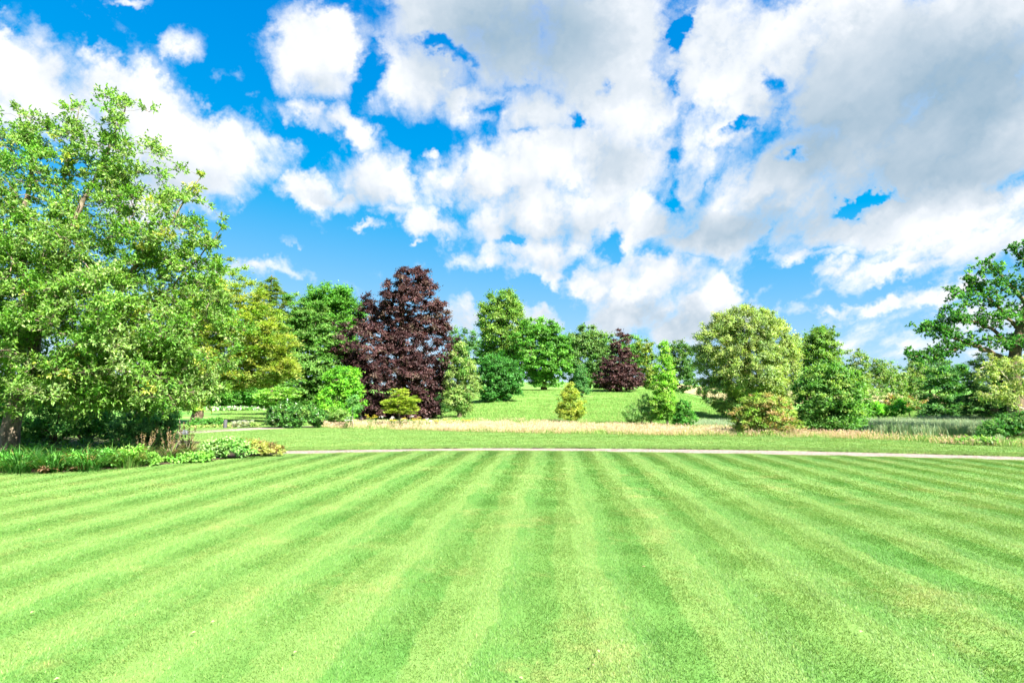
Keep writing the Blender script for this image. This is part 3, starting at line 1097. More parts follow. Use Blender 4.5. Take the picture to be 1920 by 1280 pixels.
for k in range(15000):
    yy = r.uniform(19, 56); x_ = r.uniform(-14, 36)
    e = mead_y(x_)
    px_ = 960 + F * x_ / yy
    if px_ < 612 or px_ > 1960 or yy < e + 0.15: continue
    width = np.interp(px_, [612, 700, 960, 1300, 1600, 1920], [5, 7, 12, 8, 4.0, 2.4])
    d_ = yy - e
    if d_ > width * 1.35: continue
    pg = np.clip((d_ / width - 0.55) * 1.6, 0, 1) * 0.75 + (0.18 if px_ < 1280 else 0.30 + 0.3 * (px_ > 1650))
    pg += 0.45 * max(0, math.sin(x_ * 0.9 + 1.3 * math.sin(yy * 0.7)) * math.sin(yy * 0.55 + x_ * 0.2) - 0.15)
    mp.append((x_, yy, float(H(x_, yy)) - 0.06)); msc.append(r.uniform(0.75, 1.25) * (0.85 if d_ < 0.6 else 1.0))
    mpk.append(r.integers(4, 7) if r.random() < pg else r.integers(0, 4))
nm_ = len(mp)
tag(scatter("meadow_grass", mp, r.uniform(0, 6.28, nm_), msc, mpk, mv + mg, M_MEADOW), "band of dry straw coloured meadow grass with seed heads", "meadow", kind="stuff")
# rough grass on the slope and beyond
hv = [blade_tuft("slope_tuft", 90, 1.6, 0.05, 0.17, 0.035, (0.1, 0.0), 90 + k, M_MEADOW, GREENG, seg=1, spread=0.5) for k in range(3)]
hp = []
for k in range(16000):
    yy = 40 + 75 * r.random() ** 1.3; x_ = r.uniform(-0.5, 0.75) * yy
    hp.append((x_, yy, float(H(x_, yy)) - 0.08))
nh = len(hp)
tag(scatter("slope_grass", hp, r.uniform(0, 6.28, nh), r.uniform(0.7, 1.3, nh), r.integers(0, 3, nh), hv, M_MEADOW), "rough green grass covering the rising slope behind the meadow", "grass", kind="stuff")
# reed bed
REED = [((0.19, 0.30, 0.15), 4), ((0.27, 0.36, 0.23), 3), ((0.36, 0.38, 0.22), 2)]
rv_ = [blade_tuft("reed_tuft", 46, 0.8, 0.55, 0.95, 0.026, (0.1, 0.0), 95 + k, M_MEADOW, REED, seg=3, spread=0.16) for k in range(3)]
rp = []
for k in range(2600):
    px_ = r.uniform(1610, 1850); yy = r.uniform(31.5, 46)
    x_ = (px_ - 960) / F * yy
    if yy < np.interp(px_, [1610, 1700, 1850], [33.5, 32.5, 31.5]): continue
    rp.append((x_, yy, float(H(x_, yy)) - 0.1))
for k in range(500):
    px_ = r.uniform(1305, 1385); yy = r.uniform(38, 47)
    x_ = (px_ - 960) / F * yy
    rp.append((x_, yy, float(H(x_, yy)) - 0.5))
nr = len(rp)
tag(scatter("reed_bed", rp, r.uniform(0, 6.28, nr), r.uniform(0.8, 1.15, nr), r.integers(0, 3, nr), rv_, M_MEADOW), "grey green reeds filling the damp hollow at right", "reeds", kind="stuff")

# ------------------------------------------------------------------ trees, left to right
g_ = lambda *a: a
WHITEB = [((0.130, 0.225, 0.050), 5), ((0.165, 0.245, 0.080), 3), ((0.095, 0.20, 0.032), 3), ((0.21, 0.27, 0.12), 0.7), ((0.28, 0.30, 0.07), 0.4)]
tree("whitebeam_tree", "tall pale green broadleaf tree leaning over the flower bed at far left", "tree", 16.6, 22,
     [(60, 310, 150, 125, 0, .7), (235, 290, 105, 112, 0, .65), (130, 420, 230, 130, 0, .8), (325, 430, 105, 95, 0, .75), (370, 500, 55, 60, 0, .8), (60, 560, 190, 140, 0, 1.1), (250, 560, 180, 130, 0, 1.2),
      (365, 640, 100, 80, 0, 1.3), (140, 660, 190, 90, -40, 1.2), (-90, 450, 150, 200, 0, .8), (-60, 640, 140, 110, 0, 1), (240, 710, 160, 50, -30, 1.4), (350, 700, 70, 45, 0, 1.4), (150, 725, 80, 36, -60, 1.0), (190, 745, 110, 34, -60, 1.1), (310, 738, 90, 36, -30, 1.2), (110, 500, 140, 120, -110, .9), (240, 610, 120, 70, -100, 1.1)],
     21, (8.6, 3.9), WHITEB, fill=0.60, dens=0.44, trunk_r=0.27, trunk_pts=[(12, 866), (20, 800), (36, 745), (56, 700), (68, 640), (90, 560)], bark=M_BARKM, twigs=True, inner=0.2, deep=0.95,
     guides=[dict(p=[(88, 570), (120, 470), (150, 390), (200, 290), (236, 190)], r=(0.13, 0.012)),
             dict(p=[(60, 705), (110, 690), (180, 610), (240, 520), (310, 430), (375, 330)], r=(0.17, 0.012)),
             dict(p=[(66, 660), (50, 560), (40, 430), (60, 310), (30, 205)], r=(0.15, 0.012)),
             dict(p=[(180, 610), (250, 590), (330, 530), (415, 430)], r=(0.08, 0.01)),
             dict(p=[(64, 715), (140, 690), (260, 670), (350, 625), (400, 600)], r=(0.12, 0.012)),
             dict(p=[(100, 530), (130, 430), (120, 330), (150, 200)], r=(0.09, 0.01)),
             dict(p=[(66, 700, 0), (110, 640, -60), (170, 600, -110), (230, 570, -140)], r=(0.10, 0.012)),
             dict(p=[(60, 690), (0, 600), (-70, 520), (-120, 430)], r=(0.13, 0.012))])
GOLDY = [((0.235, 0.275, 0.062), 4), ((0.175, 0.24, 0.05), 4), ((0.29, 0.295, 0.085), 2.5), ((0.12, 0.20, 0.035), 2)]
tree("golden_cedar_tree", "spreading tree with layered yellow green sprays behind the pale tree", "tree", 44, 372,
     [(400, 560, 60, 55), (440, 600, 80, 60), (470, 650, 80, 50), (500, 690, 60, 40), (390, 650, 90, 70), (415, 515, 46, 34, 0, .5), (430, 620, 95, 95), (495, 650, 62, 52), (525, 695, 40, 26), (300, 620, 110, 80), (440, 715, 70, 22), (330, 700, 80, 30)],
     14, (6.0, 2.9), GOLDY, 'needle', dens=0.75, fill=0.9, trunk_r=0.4, trunk_top=540, droop=0.25)
tree("spruce_tree", "pointed dull green conifer top rising behind the yellow green tree", "tree", 70, 508,
     [(508, 538, 18, 22), (508, 562, 34, 26), (508, 600, 46, 36), (508, 670, 50, 60)], 9, (5.0, 1.8), [((0.09, 0.15, 0.035), 3), ((0.15, 0.18, 0.04), 2)], 'conifer', dens=1.0, trunk_r=0.25, trunk_top=516, droop=0.4)
tree("sycamore_tree", "domed deep green broadleaf tree left of the large copper beech", "tree", 74, 618,
     [(618, 600, 60, 66), (618, 565, 52, 36), (590, 590, 40, 36), (650, 585, 34, 36), (620, 625, 60, 50), (630, 690, 60, 60), (650, 640, 34, 40)],
     12, (4.6, 3.4), [((0.055, 0.155, 0.018), 5), ((0.085, 0.20, 0.028), 3)], dens=1.0, trunk_r=0.35, trunk_top=560, fill=0.85)
tree("hornbeam_tree", "mid green layered tree between the yellow sprays and the copper beech", "tree", 54, 575,
     [(572, 660, 60, 95), (570, 600, 45, 42), (545, 650, 50, 50), (590, 660, 50, 60), (575, 715, 60, 45), (600, 740, 40, 30)],
     12, (4.6, 3.0), [((0.065, 0.155, 0.025), 5), ((0.11, 0.20, 0.045), 3)], 'broad', flat=0.45, dens=0.95, trunk_r=0.25, trunk_top=590, droop=0.15)
tree("laurel_shrub", "bright green rounded shrub tucked under the left side of the copper beech", "shrub", 47, 642,
     [(640, 715, 38, 32), (662, 740, 26, 28), (625, 745, 34, 30), (650, 765, 30, 20)], 8, (4.6, 3.2), [((0.12, 0.30, 0.025), 5), ((0.18, 0.34, 0.04), 2), ((0.07, 0.20, 0.02), 2)], dens=1.0, trunk_r=0.1, stems=3)
tree("maple_sapling_tree", "small light green tree with open leaves above the dark rounded hedge", "tree", 40, 520,
     [(515, 742, 34, 18), (500, 748, 24, 14), (528, 762, 28, 14), (540, 738, 22, 12)], 7, (5, 3.4), [((0.16, 0.30, 0.055), 5), ((0.23, 0.35, 0.10), 2)], 'spray', dens=0.7, trunk_r=0.07, stems=2)
tree("rhododendron_hedge", "dark glossy rounded hedge beside the narrow left garden path", "hedge", 37, 557,
     [(540, 778, 38, 22), (575, 780, 34, 20), (595, 785, 16, 15), (520, 785, 20, 14)], 6, (4.4, 2.6), [((0.030, 0.095, 0.014), 4), ((0.055, 0.145, 0.024), 3), ((0.11, 0.19, 0.04), 1)], mat=M_GLOSS, dens=1.1, trunk_r=0.06, stems=4)
tree("box_shrub", "small light green domed shrub right of the dark rounded hedge", "shrub", 39, 634,
     [(634, 779, 22, 14), (650, 785, 12, 8)], 5, (3.6, 2.0), [((0.12, 0.22, 0.05), 5), ((0.18, 0.27, 0.08), 2)], dens=1.1, trunk_r=0.05, stems=3)
tree("birch_sapling_tree", "slim young tree on a thin stem in front of the bright green shrub", "tree", 36, 665,
     [(664, 752, 13, 14), (668, 768, 12, 8)], 5, (4, 2.6), [((0.09, 0.22, 0.06), 5), ((0.13, 0.25, 0.08), 2)], dens=0.6, trunk_r=0.03, trunk_top=745, bark=M_BARKG)
COPPER = [((0.040, 0.018, 0.020), 5), ((0.062, 0.030, 0.031), 3), ((0.027, 0.012, 0.013), 3), ((0.075, 0.050, 0.040), 1.2)]
tree("copper_beech_tree", "largest tree with dark purple foliage, tall twin domed crown", "tree", 55, 758,
     [(772, 535, 48, 42, 0, .9), (772, 566, 64, 46, 0, .9), (815, 605, 44, 50), (738, 600, 40, 44, 0, .8), (692, 588, 26, 38), (693, 650, 62, 54), (660, 672, 30, 28), (775, 655, 74, 66), (682, 695, 50, 42), (745, 715, 96, 66), (800, 725, 42, 62), (720, 760, 46, 26), (770, 772, 56, 20), (812, 772, 24, 20)],
     9.5, (4.5, 3.2), COPPER, 'broad', mat=M_COPPER, flat=0.7, dens=0.95, fill=1.0, trunk_r=0.55, trunk_top=515, droop=0.3, inner=0.3)
tree("understorey_shade_shrub", "very dark added foliage standing in for the shade behind the copper beech", "shrub", 67, 735,
     [(700, 765, 70, 26), (770, 765, 70, 28), (830, 765, 40, 24), (640, 765, 40, 22)], 8, (4.6, 3.0), [((0.022, 0.06, 0.015), 4), ((0.035, 0.09, 0.02), 2)], dens=1.0, trunk_r=0.1, stems=3)  # added growth: shade under the trees is put into its dark leaf colour
tree("golden_acacia_tree", "small bright yellow green tree in front of the copper beech", "tree", 37.5, 748,
     [(750, 740, 18, 12), (738, 755, 24, 10), (768, 752, 20, 10), (730, 768, 14, 6), (765, 768, 22, 8), (748, 764, 22, 9)], 5.5, (4.2, 1.8),
     [((0.24, 0.29, 0.045), 5), ((0.30, 0.32, 0.07), 2), ((0.17, 0.24, 0.03), 2)], 'spray', dens=0.9, fill=1.1, trunk_r=0.045, trunk_top=742, stems=2, bark=M_BARKG)
tree("variegated_holly_tree", "irregular pale green tree with drooping skirts right of the copper beech", "tree", 54, 862,
     [(862, 665, 20, 22), (870, 690, 26, 28), (852, 715, 24, 28), (880, 720, 18, 30), (860, 745, 26, 24), (868, 765, 14, 14)], 7.5, (4.0, 2.2),
     [((0.17, 0.235, 0.07), 5), ((0.22, 0.27, 0.10), 3), ((0.08, 0.17, 0.03), 2)], 'broad', droop=0.5, flat=0.9, fill=1.2, dens=0.95, trunk_r=0.2, trunk_top=660)
tree("distant_ash_tree", "faint blue green tree seen far behind, between copper beech and tall lime", "tree", 150, 872,
     [(870, 640, 26, 24), (880, 665, 30, 24), (855, 680, 30, 24)], 8, (4.2, 3.0), [((0.06, 0.14, 0.045), 4), ((0.09, 0.18, 0.06), 2)], dens=1.0, trunk_r=0.4)
tree("round_oak_tree", "compact ball shaped dark green tree standing on the slope", "tree", 73, 933,
     [(935, 700, 42, 38), (925, 715, 34, 32), (950, 715, 30, 30), (935, 735, 36, 18)], 7.5, (4.4, 3.0), [((0.035, 0.125, 0.022), 5), ((0.055, 0.165, 0.035), 3)], dens=1.1, trunk_r=0.3, trunk_top=700)
tree("lime_tree", "tall narrow crowned lime tree, highest of the trees on the slope", "tree", 108, 942,
     [(943, 630, 46, 82), (942, 570, 32, 26), (930, 600, 32, 30), (962, 600, 24, 34), (940, 640, 42, 34), (925, 675, 32, 28), (965, 665, 36, 36), (945, 705, 34, 26)],
     9, (4.4, 3.0), [((0.10, 0.185, 0.032), 5), ((0.15, 0.22, 0.048), 3), ((0.065, 0.145, 0.022), 2)], dens=0.95, trunk_r=0.5, trunk_top=560, fill=1.0)
tree("field_oak_tree", "broad bright green spreading oak standing right of the tall lime", "tree", 101, 1020,
     [(1018, 662, 48, 54), (1010, 620, 34, 24), (1040, 630, 24, 26), (990, 650, 34, 30), (1035, 665, 34, 28), (1010, 690, 42, 26), (1025, 715, 28, 16), (1055, 685, 18, 18)],
     8.5, (4.4, 3.2), [((0.075, 0.195, 0.026), 5), ((0.12, 0.25, 0.045), 3), ((0.05, 0.14, 0.02), 2)], dens=1.0, trunk_r=0.5, trunk_top=615, flat=0.5)
tree("parkland_oak_tree", "hazy olive green oak behind the small copper beech's left side", "tree", 128, 1103,
     [(1105, 670, 44, 54), (1100, 640, 34, 26), (1130, 650, 24, 26), (1078, 655, 22, 28), (1105, 675, 44, 34), (1120, 705, 40, 24), (1080, 705, 26, 20)],
     8, (4.2, 3.0), [((0.075, 0.155, 0.04), 5), ((0.11, 0.18, 0.055), 3)], dens=1.0, trunk_r=0.5)
tree("skyline_oak_tree", "green tree top showing behind the small copper beech's right side", "tree", 145, 1182,
     [(1180, 650, 26, 24), (1170, 680, 34, 36), (1192, 672, 16, 28)], 8, (4.2, 3.0), [((0.065, 0.165, 0.03), 5), ((0.10, 0.20, 0.045), 2)], dens=1.0, trunk_r=0.4)
tree("purple_beech_tree", "smaller cone shaped purple tree standing on the slope", "tree", 92, 1163,
     [(1163, 652, 17, 26), (1163, 680, 30, 28), (1150, 703, 30, 24), (1178, 703, 28, 24), (1163, 716, 40, 17)], 6.5, (4.0, 2.6), COPPER, mat=M_COPPER, dens=1.0, fill=1.15, flat=0.45, trunk_r=0.3, trunk_top=640, droop=0.2)
tree("poplar_tree", "yellow green tree with dark lower half right of the small purple tree", "tree", 116, 1213,
     [(1213, 665, 18, 26), (1215, 695, 20, 34), (1222, 715, 16, 20)], 7, (4.0, 2.8), [((0.16, 0.20, 0.035), 4), ((0.08, 0.15, 0.03), 3)], dens=1.0, trunk_r=0.3)
tree("background_yew_tree", "dull dark green tree filling the gap left of the willow", "tree", 122, 1268,
     [(1262, 670, 22, 26), (1285, 675, 18, 30), (1272, 710, 34, 34)], 8, (4.2, 3.0), [((0.055, 0.12, 0.03), 4), ((0.09, 0.15, 0.04), 2)], dens=1.0, trunk_r=0.35)
tree("juniper_shrub", "narrow upright dark green bush behind the yellow conifer", "shrub", 80, 1091,
     [(1090, 705, 12, 18), (1091, 728, 14, 20)], 5, (3.6, 2.0), [((0.055, 0.15, 0.045), 4), ((0.08, 0.19, 0.06), 2)], dens=1.0, trunk_r=0.1)
tree("golden_yew_shrub", "small cone of yellow needled foliage in the middle of the meadow", "shrub", 42, 1071,
     [(1072, 738, 15, 20), (1070, 758, 25, 24), (1070, 774, 29, 16)], 5.5, (4.4, 1.8), [((0.24, 0.28, 0.045), 5), ((0.30, 0.32, 0.06), 2), ((0.15, 0.21, 0.03), 2)], 'broad', flat=0.9, dens=1.15, trunk_r=0.07)
tree("alder_tree", "slender bright green tree with pale stem right of the meadow centre", "tree", 38, 1250,
     [(1245, 650, 7, 16), (1245, 668, 13, 22), (1246, 695, 20, 26), (1247, 725, 26, 28), (1246, 755, 29, 24), (1243, 775, 24, 14)], 7, (4.2, 2.2),
     [((0.15, 0.30, 0.032), 5), ((0.21, 0.33, 0.06), 3), ((0.10, 0.23, 0.025), 2)], 'broad', dens=0.85, fill=1.25, inner=0.2, trunk_r=0.075, trunk_top=650, bark=M_BARKG)
tree("tamarisk_shrub", "feathery soft green shrub left of the slender bright tree", "shrub", 39, 1200,
     [(1190, 772, 24, 20), (1212, 762, 16, 26), (1222, 780, 14, 14), (1180, 784, 14, 10)], 6, (4.0, 1.0), [((0.15, 0.27, 0.08), 5), ((0.20, 0.31, 0.11), 2)], 'broad', flat=1.0, dens=0.5, trunk_r=0.04, stems=4)
tree("holly_shrub", "small dark green pyramid shrub at the foot of the slender tree", "shrub", 36.5, 1283,
     [(1281, 762, 14, 14), (1284, 782, 22, 16), (1278, 793, 20, 9)], 5, (4.2, 2.4), [((0.045, 0.155, 0.02), 5), ((0.075, 0.20, 0.035), 3)], dens=1.0, trunk_r=0.05, stems=2)
WILLOW = [((0.195, 0.245, 0.078), 5), ((0.235, 0.27, 0.088), 3), ((0.17, 0.23, 0.092), 3)]
tree("willow_tree", "huge rounded silvery yellow willow dominating the right half", "tree", 54, 1400,
     [(1400, 662, 96, 84, 0, .8), (1400, 618, 62, 42), (1452, 645, 44, 46), (1348, 640, 40, 42), (1345, 690, 44, 42), (1458, 695, 42, 42), (1395, 700, 60, 44, -40), (1345, 735, 38, 32), (1420, 735, 56, 32), (1375, 765, 30, 20), (1478, 735, 22, 28)],
     10, (5.6, 1.9), WILLOW, 'broad', droop=0.4, flat=0.9, dens=0.8, fill=1.15, lumpy=0.3, inner=0.6, trunk_r=0.6, trunk_top=620, jit=0.26)
tree("spindle_shrub", "yellow green shrub flushed with pinkish brown at the meadow edge", "shrub", 29.5, 1433,
     [(1430, 770, 46, 28), (1470, 775, 26, 26), (1395, 785, 30, 26), (1440, 795, 56, 22), (1425, 755, 30, 20)], 8, (5.0, 2.4),
     [((0.19, 0.25, 0.055), 4), ((0.23, 0.19, 0.07), 4), ((0.12, 0.20, 0.03), 2), ((0.25, 0.17, 0.08), 1.6)], dens=0.75, trunk_r=0.06, stems=6, flat=0.5)
tree("hill_lime_tree", "dome topped green tree rising right of the willow", "tree", 84, 1533,
     [(1535, 668, 36, 52), (1533, 645, 30, 28), (1525, 672, 30, 28), (1548, 672, 22, 26), (1535, 710, 40, 34)], 8, (4.4, 3.0), [((0.085, 0.165, 0.03), 5), ((0.13, 0.20, 0.045), 3)], dens=1.0, trunk_r=0.4)
tree("alder_thicket_shrub", "large dense dark green bush standing at the back lawn's edge", "shrub", 30.5, 1555,
     [(1556, 750, 58, 66), (1518, 725, 30, 32), (1592, 722, 32, 36), (1550, 710, 42, 32), (1535, 740, 40, 36), (1575, 745, 42, 38), (1550, 780, 60, 32), (1595, 785, 30, 28), (1515, 790, 26, 24)], 10, (5.0, 3.4),
     [((0.070, 0.165, 0.032), 5), ((0.10, 0.205, 0.045), 3), ((0.17, 0.25, 0.055), 1.5)], dens=1.0, trunk_r=0.1, stems=6, trunk_top=700)
for k, (bx_, lb, lab) in enumerate([
        (1606, [(1605, 680, 26, 24), (1592, 710, 32, 34), (1615, 720, 28, 30)], "airy pale stemmed tree nearest the large dense bush"),
        (1645, [(1642, 690, 20, 24), (1640, 718, 30, 30), (1655, 705, 22, 22)], "airy tree with open crown at the centre of the far thicket"),
        (1672, [(1668, 702, 20, 22), (1677, 724, 26, 26)], "pale bare stemmed tree in front of the far straw field"),
        (1712, [(1700, 720, 24, 26), (1715, 705, 20, 26), (1718, 730, 24, 22)], "green tree closing the right end of the far thicket")]):
    tree("thicket_tree", lab, "tree", 96 + 4 * k, bx_, lb, 6.5, (3.8, 2.4), [((0.12, 0.185, 0.05), 4), ((0.16, 0.20, 0.07), 3), ((0.08, 0.16, 0.035), 2)],
         dens=0.6, fill=0.8, inner=0.15, trunk_r=0.16, stems=3, bark=M_BARKP, group="far thicket trees")
tree("skyline_wood_tree", "distant dark blue green tree under the overhanging oak limb", "tree", 150, 1740,
     [(1735, 690, 34, 14), (1760, 700, 40, 24), (1725, 712, 24, 20)], 7, (4.2, 3.0), [((0.05, 0.12, 0.05), 4), ((0.08, 0.15, 0.06), 2)], dens=1.0, trunk_r=0.4)
tree("elder_shrub", "bright green low shrub between the large dense bush and the reeds", "shrub", 50, 1645,
     [(1640, 768, 26, 15), (1668, 772, 18, 12), (1690, 765, 16, 14)], 6, (4.4, 3.0), [((0.11, 0.29, 0.025), 5), ((0.16, 0.32, 0.04), 2)], dens=1.0, trunk_r=0.06, stems=3)
tree("bramble_shrub", "olive and rust tinted scrub below the far straw field", "shrub", 62, 1700,
     [(1690, 752, 20, 12), (1715, 758, 22, 12), (1665, 755, 16, 9)], 6, (4.0, 2.4), [((0.14, 0.20, 0.05), 4), ((0.26, 0.16, 0.06), 1.5)], dens=0.9, trunk_r=0.04, stems=3)
tree("hazel_tree", "wide mounded deep green tree behind the reeds at right", "tree", 47, 1785,
     [(1785, 710, 36, 28), (1765, 735, 36, 32), (1810, 735, 34, 34), (1785, 765, 58, 28), (1750, 778, 26, 14)], 10, (4.8, 3.0),
     [((0.055, 0.155, 0.036), 5), ((0.085, 0.195, 0.05), 3), ((0.14, 0.23, 0.065), 1.5)], 'broad', flat=0.55, dens=1.0, trunk_r=0.2, stems=4, droop=0.2, trunk_top=705)
tree("dark_pine_tree", "very dark conifer between the mounded tree and the weeping birch", "tree", 42, 1860,
     [(1855, 680, 30, 24), (1850, 720, 36, 34), (1870, 760, 60, 34), (1900, 720, 40, 50), (1930, 760, 50, 40)], 10, (5.0, 1.8), [((0.028, 0.07, 0.022), 5), ((0.045, 0.10, 0.025), 2)], 'conifer', dens=1.1, trunk_r=0.3, trunk_top=665, droop=0.3)
OAK = [((0.045, 0.140, 0.034), 5), ((0.075, 0.185, 0.048), 3), ((0.11, 0.22, 0.06), 1)]
tree("old_oak_tree", "old oak reaching bare dark limbs into frame from the right edge", "tree", 30, 1925,
     [(1735, 668, 40, 10), (1712, 660, 18, 7), (1775, 655, 34, 10), (1740, 612, 26, 10), (1770, 622, 40, 14), (1800, 590, 40, 18), (1790, 555, 24, 16), (1835, 560, 40, 26), (1825, 525, 26, 20), (1850, 500, 26, 18),
      (1870, 540, 40, 22, 0, .6), (1860, 603, 56, 14, 0, .8), (1905, 590, 46, 22, 0, .6), (1905, 465, 24, 12), (1915, 530, 40, 26, 0, .5), (1960, 560, 70, 80, 0, .4), (1850, 640, 50, 10, 0, .8), (1910, 645, 50, 14, 0, .8), (2010, 600, 120, 120, 0, .4), (1990, 490, 70, 50, 0, .4)],
     10, (5.4, 3.8), OAK, dens=0.55, fill=0.72, inner=0.1, twigs=True, trunk_r=0.42, trunk_pts=[(1912, 822), (1905, 760), (1900, 700), (1908, 640), (1930, 560), (1950, 480)],
     guides=[dict(p=[(1900, 690), (1875, 668), (1845, 655), (1812, 645), (1778, 660), (1735, 672), (1702, 664)], r=(0.17, 0.015), n=4),
             dict(p=[(1902, 665), (1870, 625), (1835, 604), (1790, 600), (1755, 604)], r=(0.12, 0.012), n=4),
             dict(p=[(1912, 620), (1880, 585), (1850, 555), (1815, 520)], r=(0.10, 0.012), n=4),
             dict(p=[(1812, 645), (1790, 632), (1760, 618), (1735, 608)], r=(0.08, 0.012), n=4),
             dict(p=[(1925, 570), (1900, 540), (1870, 510), (1850, 490)], r=(0.12, 0.015)),
             dict(p=[(1940, 520), (1920, 490), (1900, 465)], r=(0.10, 0.015))])
BIRCH = [((0.22, 0.26, 0.09), 5), ((0.29, 0.30, 0.13), 3), ((0.15, 0.22, 0.06), 2)]
tree("weeping_birch_tree", "weeping birch with pale hanging foliage and whitish branches at right edge", "tree", 27, 1945,
     [(1865, 678, 26, 16), (1850, 700, 24, 18), (1910, 685, 30, 18), (1860, 735, 26, 16), (1885, 745, 24, 16), (1915, 720, 34, 22), (1960, 690, 50, 30)], 9, (4.6, 2.2),
     BIRCH, 'broad', droop=1.1, flat=1.0, dens=0.42, fill=0.85, trunk_r=0.14, trunk_pts=[(1952, 838), (1948, 790), (1940, 740), (1945, 690), (1950, 650)], bark=M_BARKP,
     guides=[dict(p=[(1945, 770), (1920, 748), (1895, 718), (1868, 690), (1850, 684)], r=(0.05, 0.01)),
             dict(p=[(1948, 775), (1915, 765), (1890, 755), (1872, 735)], r=(0.035, 0.008)),
             dict(p=[(1942, 740), (1915, 728), (1893, 715)], r=(0.035, 0.008))])
tree("elm_scrub_shrub", "shadowed green shrub below the weeping birch at the right edge", "shrub", 26.5, 1885,
     [(1875, 800, 30, 16), (1905, 790, 34, 16), (1850, 808, 20, 10), (1925, 812, 40, 12)], 7, (4.8, 2.6), [((0.045, 0.13, 0.03), 5), ((0.11, 0.21, 0.06), 2)], dens=0.9, trunk_r=0.05, stems=3)
# far wood behind everything that closes the view
for k, (bx_, rx_, lab) in enumerate([(430, 90, "tall hedge closing the far end of the left lawn"), (260, 120, "dark hedge far behind the pale tree at left")]):
    tree("boundary_hedge", lab, "hedge", 128, bx_, [(bx_, 742, rx_, 30), (bx_ - 50, 748, 60, 24), (bx_ + 50, 748, 60, 24)], 8, (4.6, 3.0), [((0.055, 0.16, 0.022), 4), ((0.08, 0.19, 0.03), 2)], dens=1.0, trunk_r=0.2)

# ------------------------------------------------------------------ plants of the left bed
tree("evergreen_thicket_shrub", "deep shaded evergreen mass behind the leaning trunk at far left", "shrub", 21.5, 110,
     [(40, 780, 80, 70), (120, 785, 80, 65), (200, 785, 70, 58), (-60, 770, 90, 80), (270, 770, 60, 50, 40)], 15, (7, 3.6), [((0.065, 0.19, 0.035), 5), ((0.10, 0.235, 0.05), 2)], dens=0.9, trunk_r=0.08, stems=4)
tree("clipped_box_shrub", "clipped round topped green bush at the middle of the flower bed", "shrub", 20.0, 292,
     [(285, 800, 46, 36), (250, 805, 40, 34), (300, 815, 36, 30)], 7, (3.6, 2.2), [((0.085, 0.205, 0.06), 5), ((0.13, 0.25, 0.085), 2)], dens=1.2, trunk_r=0.05, stems=3, inner=0.75, flat=0.9)
tree("rowan_sapling_tree", "young sapling with yellow green leaves beside the clipped bush", "tree", 22.5, 345,
     [(350, 752, 26, 16), (340, 738, 16, 12), (362, 765, 18, 8)], 6, (6, 3.2), [((0.20, 0.28, 0.05), 4), ((0.14, 0.24, 0.04), 2)], dens=0.5, trunk_r=0.03, trunk_top=740, stems=2, bark=M_BARKG)


def strap_plant(name, label, px, py, n, L, Wd, cols, mat=None, arch=0.8, group=None, spikes=0, spikecol=None, up=1.0, spread=0.12):
    """a clump of arching strap leaves; each leaf a bent ribbon"""
    TREE_SEED[0] += 1
    r = np.random.default_rng(TREE_SEED[0])
    b = gnd(px, py)
    root = empty(name, (b[0], b[1], 0.015))
    tag(root, label, "plant", group)
    base = np.array([b[0], b[1], 0.0])
    an = r.uniform(0, 2 * np.pi, n)
    out = np.column_stack([np.cos(an), np.sin(an), np.zeros(n)])
    side = np.column_stack([-np.sin(an), np.cos(an), np.zeros(n)])
    ln = L * r.uniform(0.6, 1.15, n)
    ar = arch * r.uniform(0.4, 1.3, n)
    st = base + out * (r.uniform(0, spread, n) * L)[:, None]
    c = pick_cols(r, cols, n) * (1 + r.normal(0, 0.18, (n, 1)))
    S = 5
    rows = []
    for k in range(S + 1):
        t = k / S
        p = st + out * (ln * ar * t ** 1.6)[:, None] + np.array([0, 0, 1]) * (ln * up * (t - 0.62 * np.minimum(ar, 1.2) * t ** 2.6))[:, None]
        w = Wd * (0.7 + 0.6 * t) * (1 - t ** 3) / 2 + 0.0008
        rows.append((p - side * w, p + side * w))
    V = np.stack([x for pr in rows for x in pr], 1)          # n, 2(S+1), 3
    i = np.arange(n)[:, None] * (2 * (S + 1))
    k = np.arange(S)[None, :] * 2
    f = np.stack([i + k, i + k + 1, i + k + 3, i + k + 2], -1).reshape(-1, 4)
    o = mesh_obj("foliage", V.reshape(-1, 3), f, mat or M_LEAF, root, col=np.clip(np.repeat(c, 2 * (S + 1), 0), 0.003, 0.7))
    o["kind"] = "stuff"
    for k in range(spikes):
        a = r.uniform(0, 6.28); h = L * r.uniform(0.9, 1.3)
        p0 = base + np.array([math.cos(a), math.sin(a), 0]) * 0.06 * L
        p1 = p0 + np.array([r.normal(0, .18) * h, r.normal(0, .18) * h, h])
        pts_ = np.linspace(p0, p1, 4)
        v1, f1 = sweep(pts_, np.linspace(0.006, 0.003, 4), 4)
        stalk = mesh_obj("stalk", v1, f1, M_BARKG, root)
        m = 40
        t = r.uniform(0.55, 1.03, m)
        P = p0 + (p1 - p0) * t[:, None]
        v1, f1, c1 = leaves_geo(P, unit(rand_dir(r, m) + np.array([0, 0, .6])), rand_dir(r, m), np.full(m, 0.05), np.full(m, 0.026), pick_cols(r, spikecol, m))
        mesh_obj("seed_head", v1, f1, M_DRY, stalk, col=c1, origin=np.array(root.location))["kind"] = "stuff"
    return root


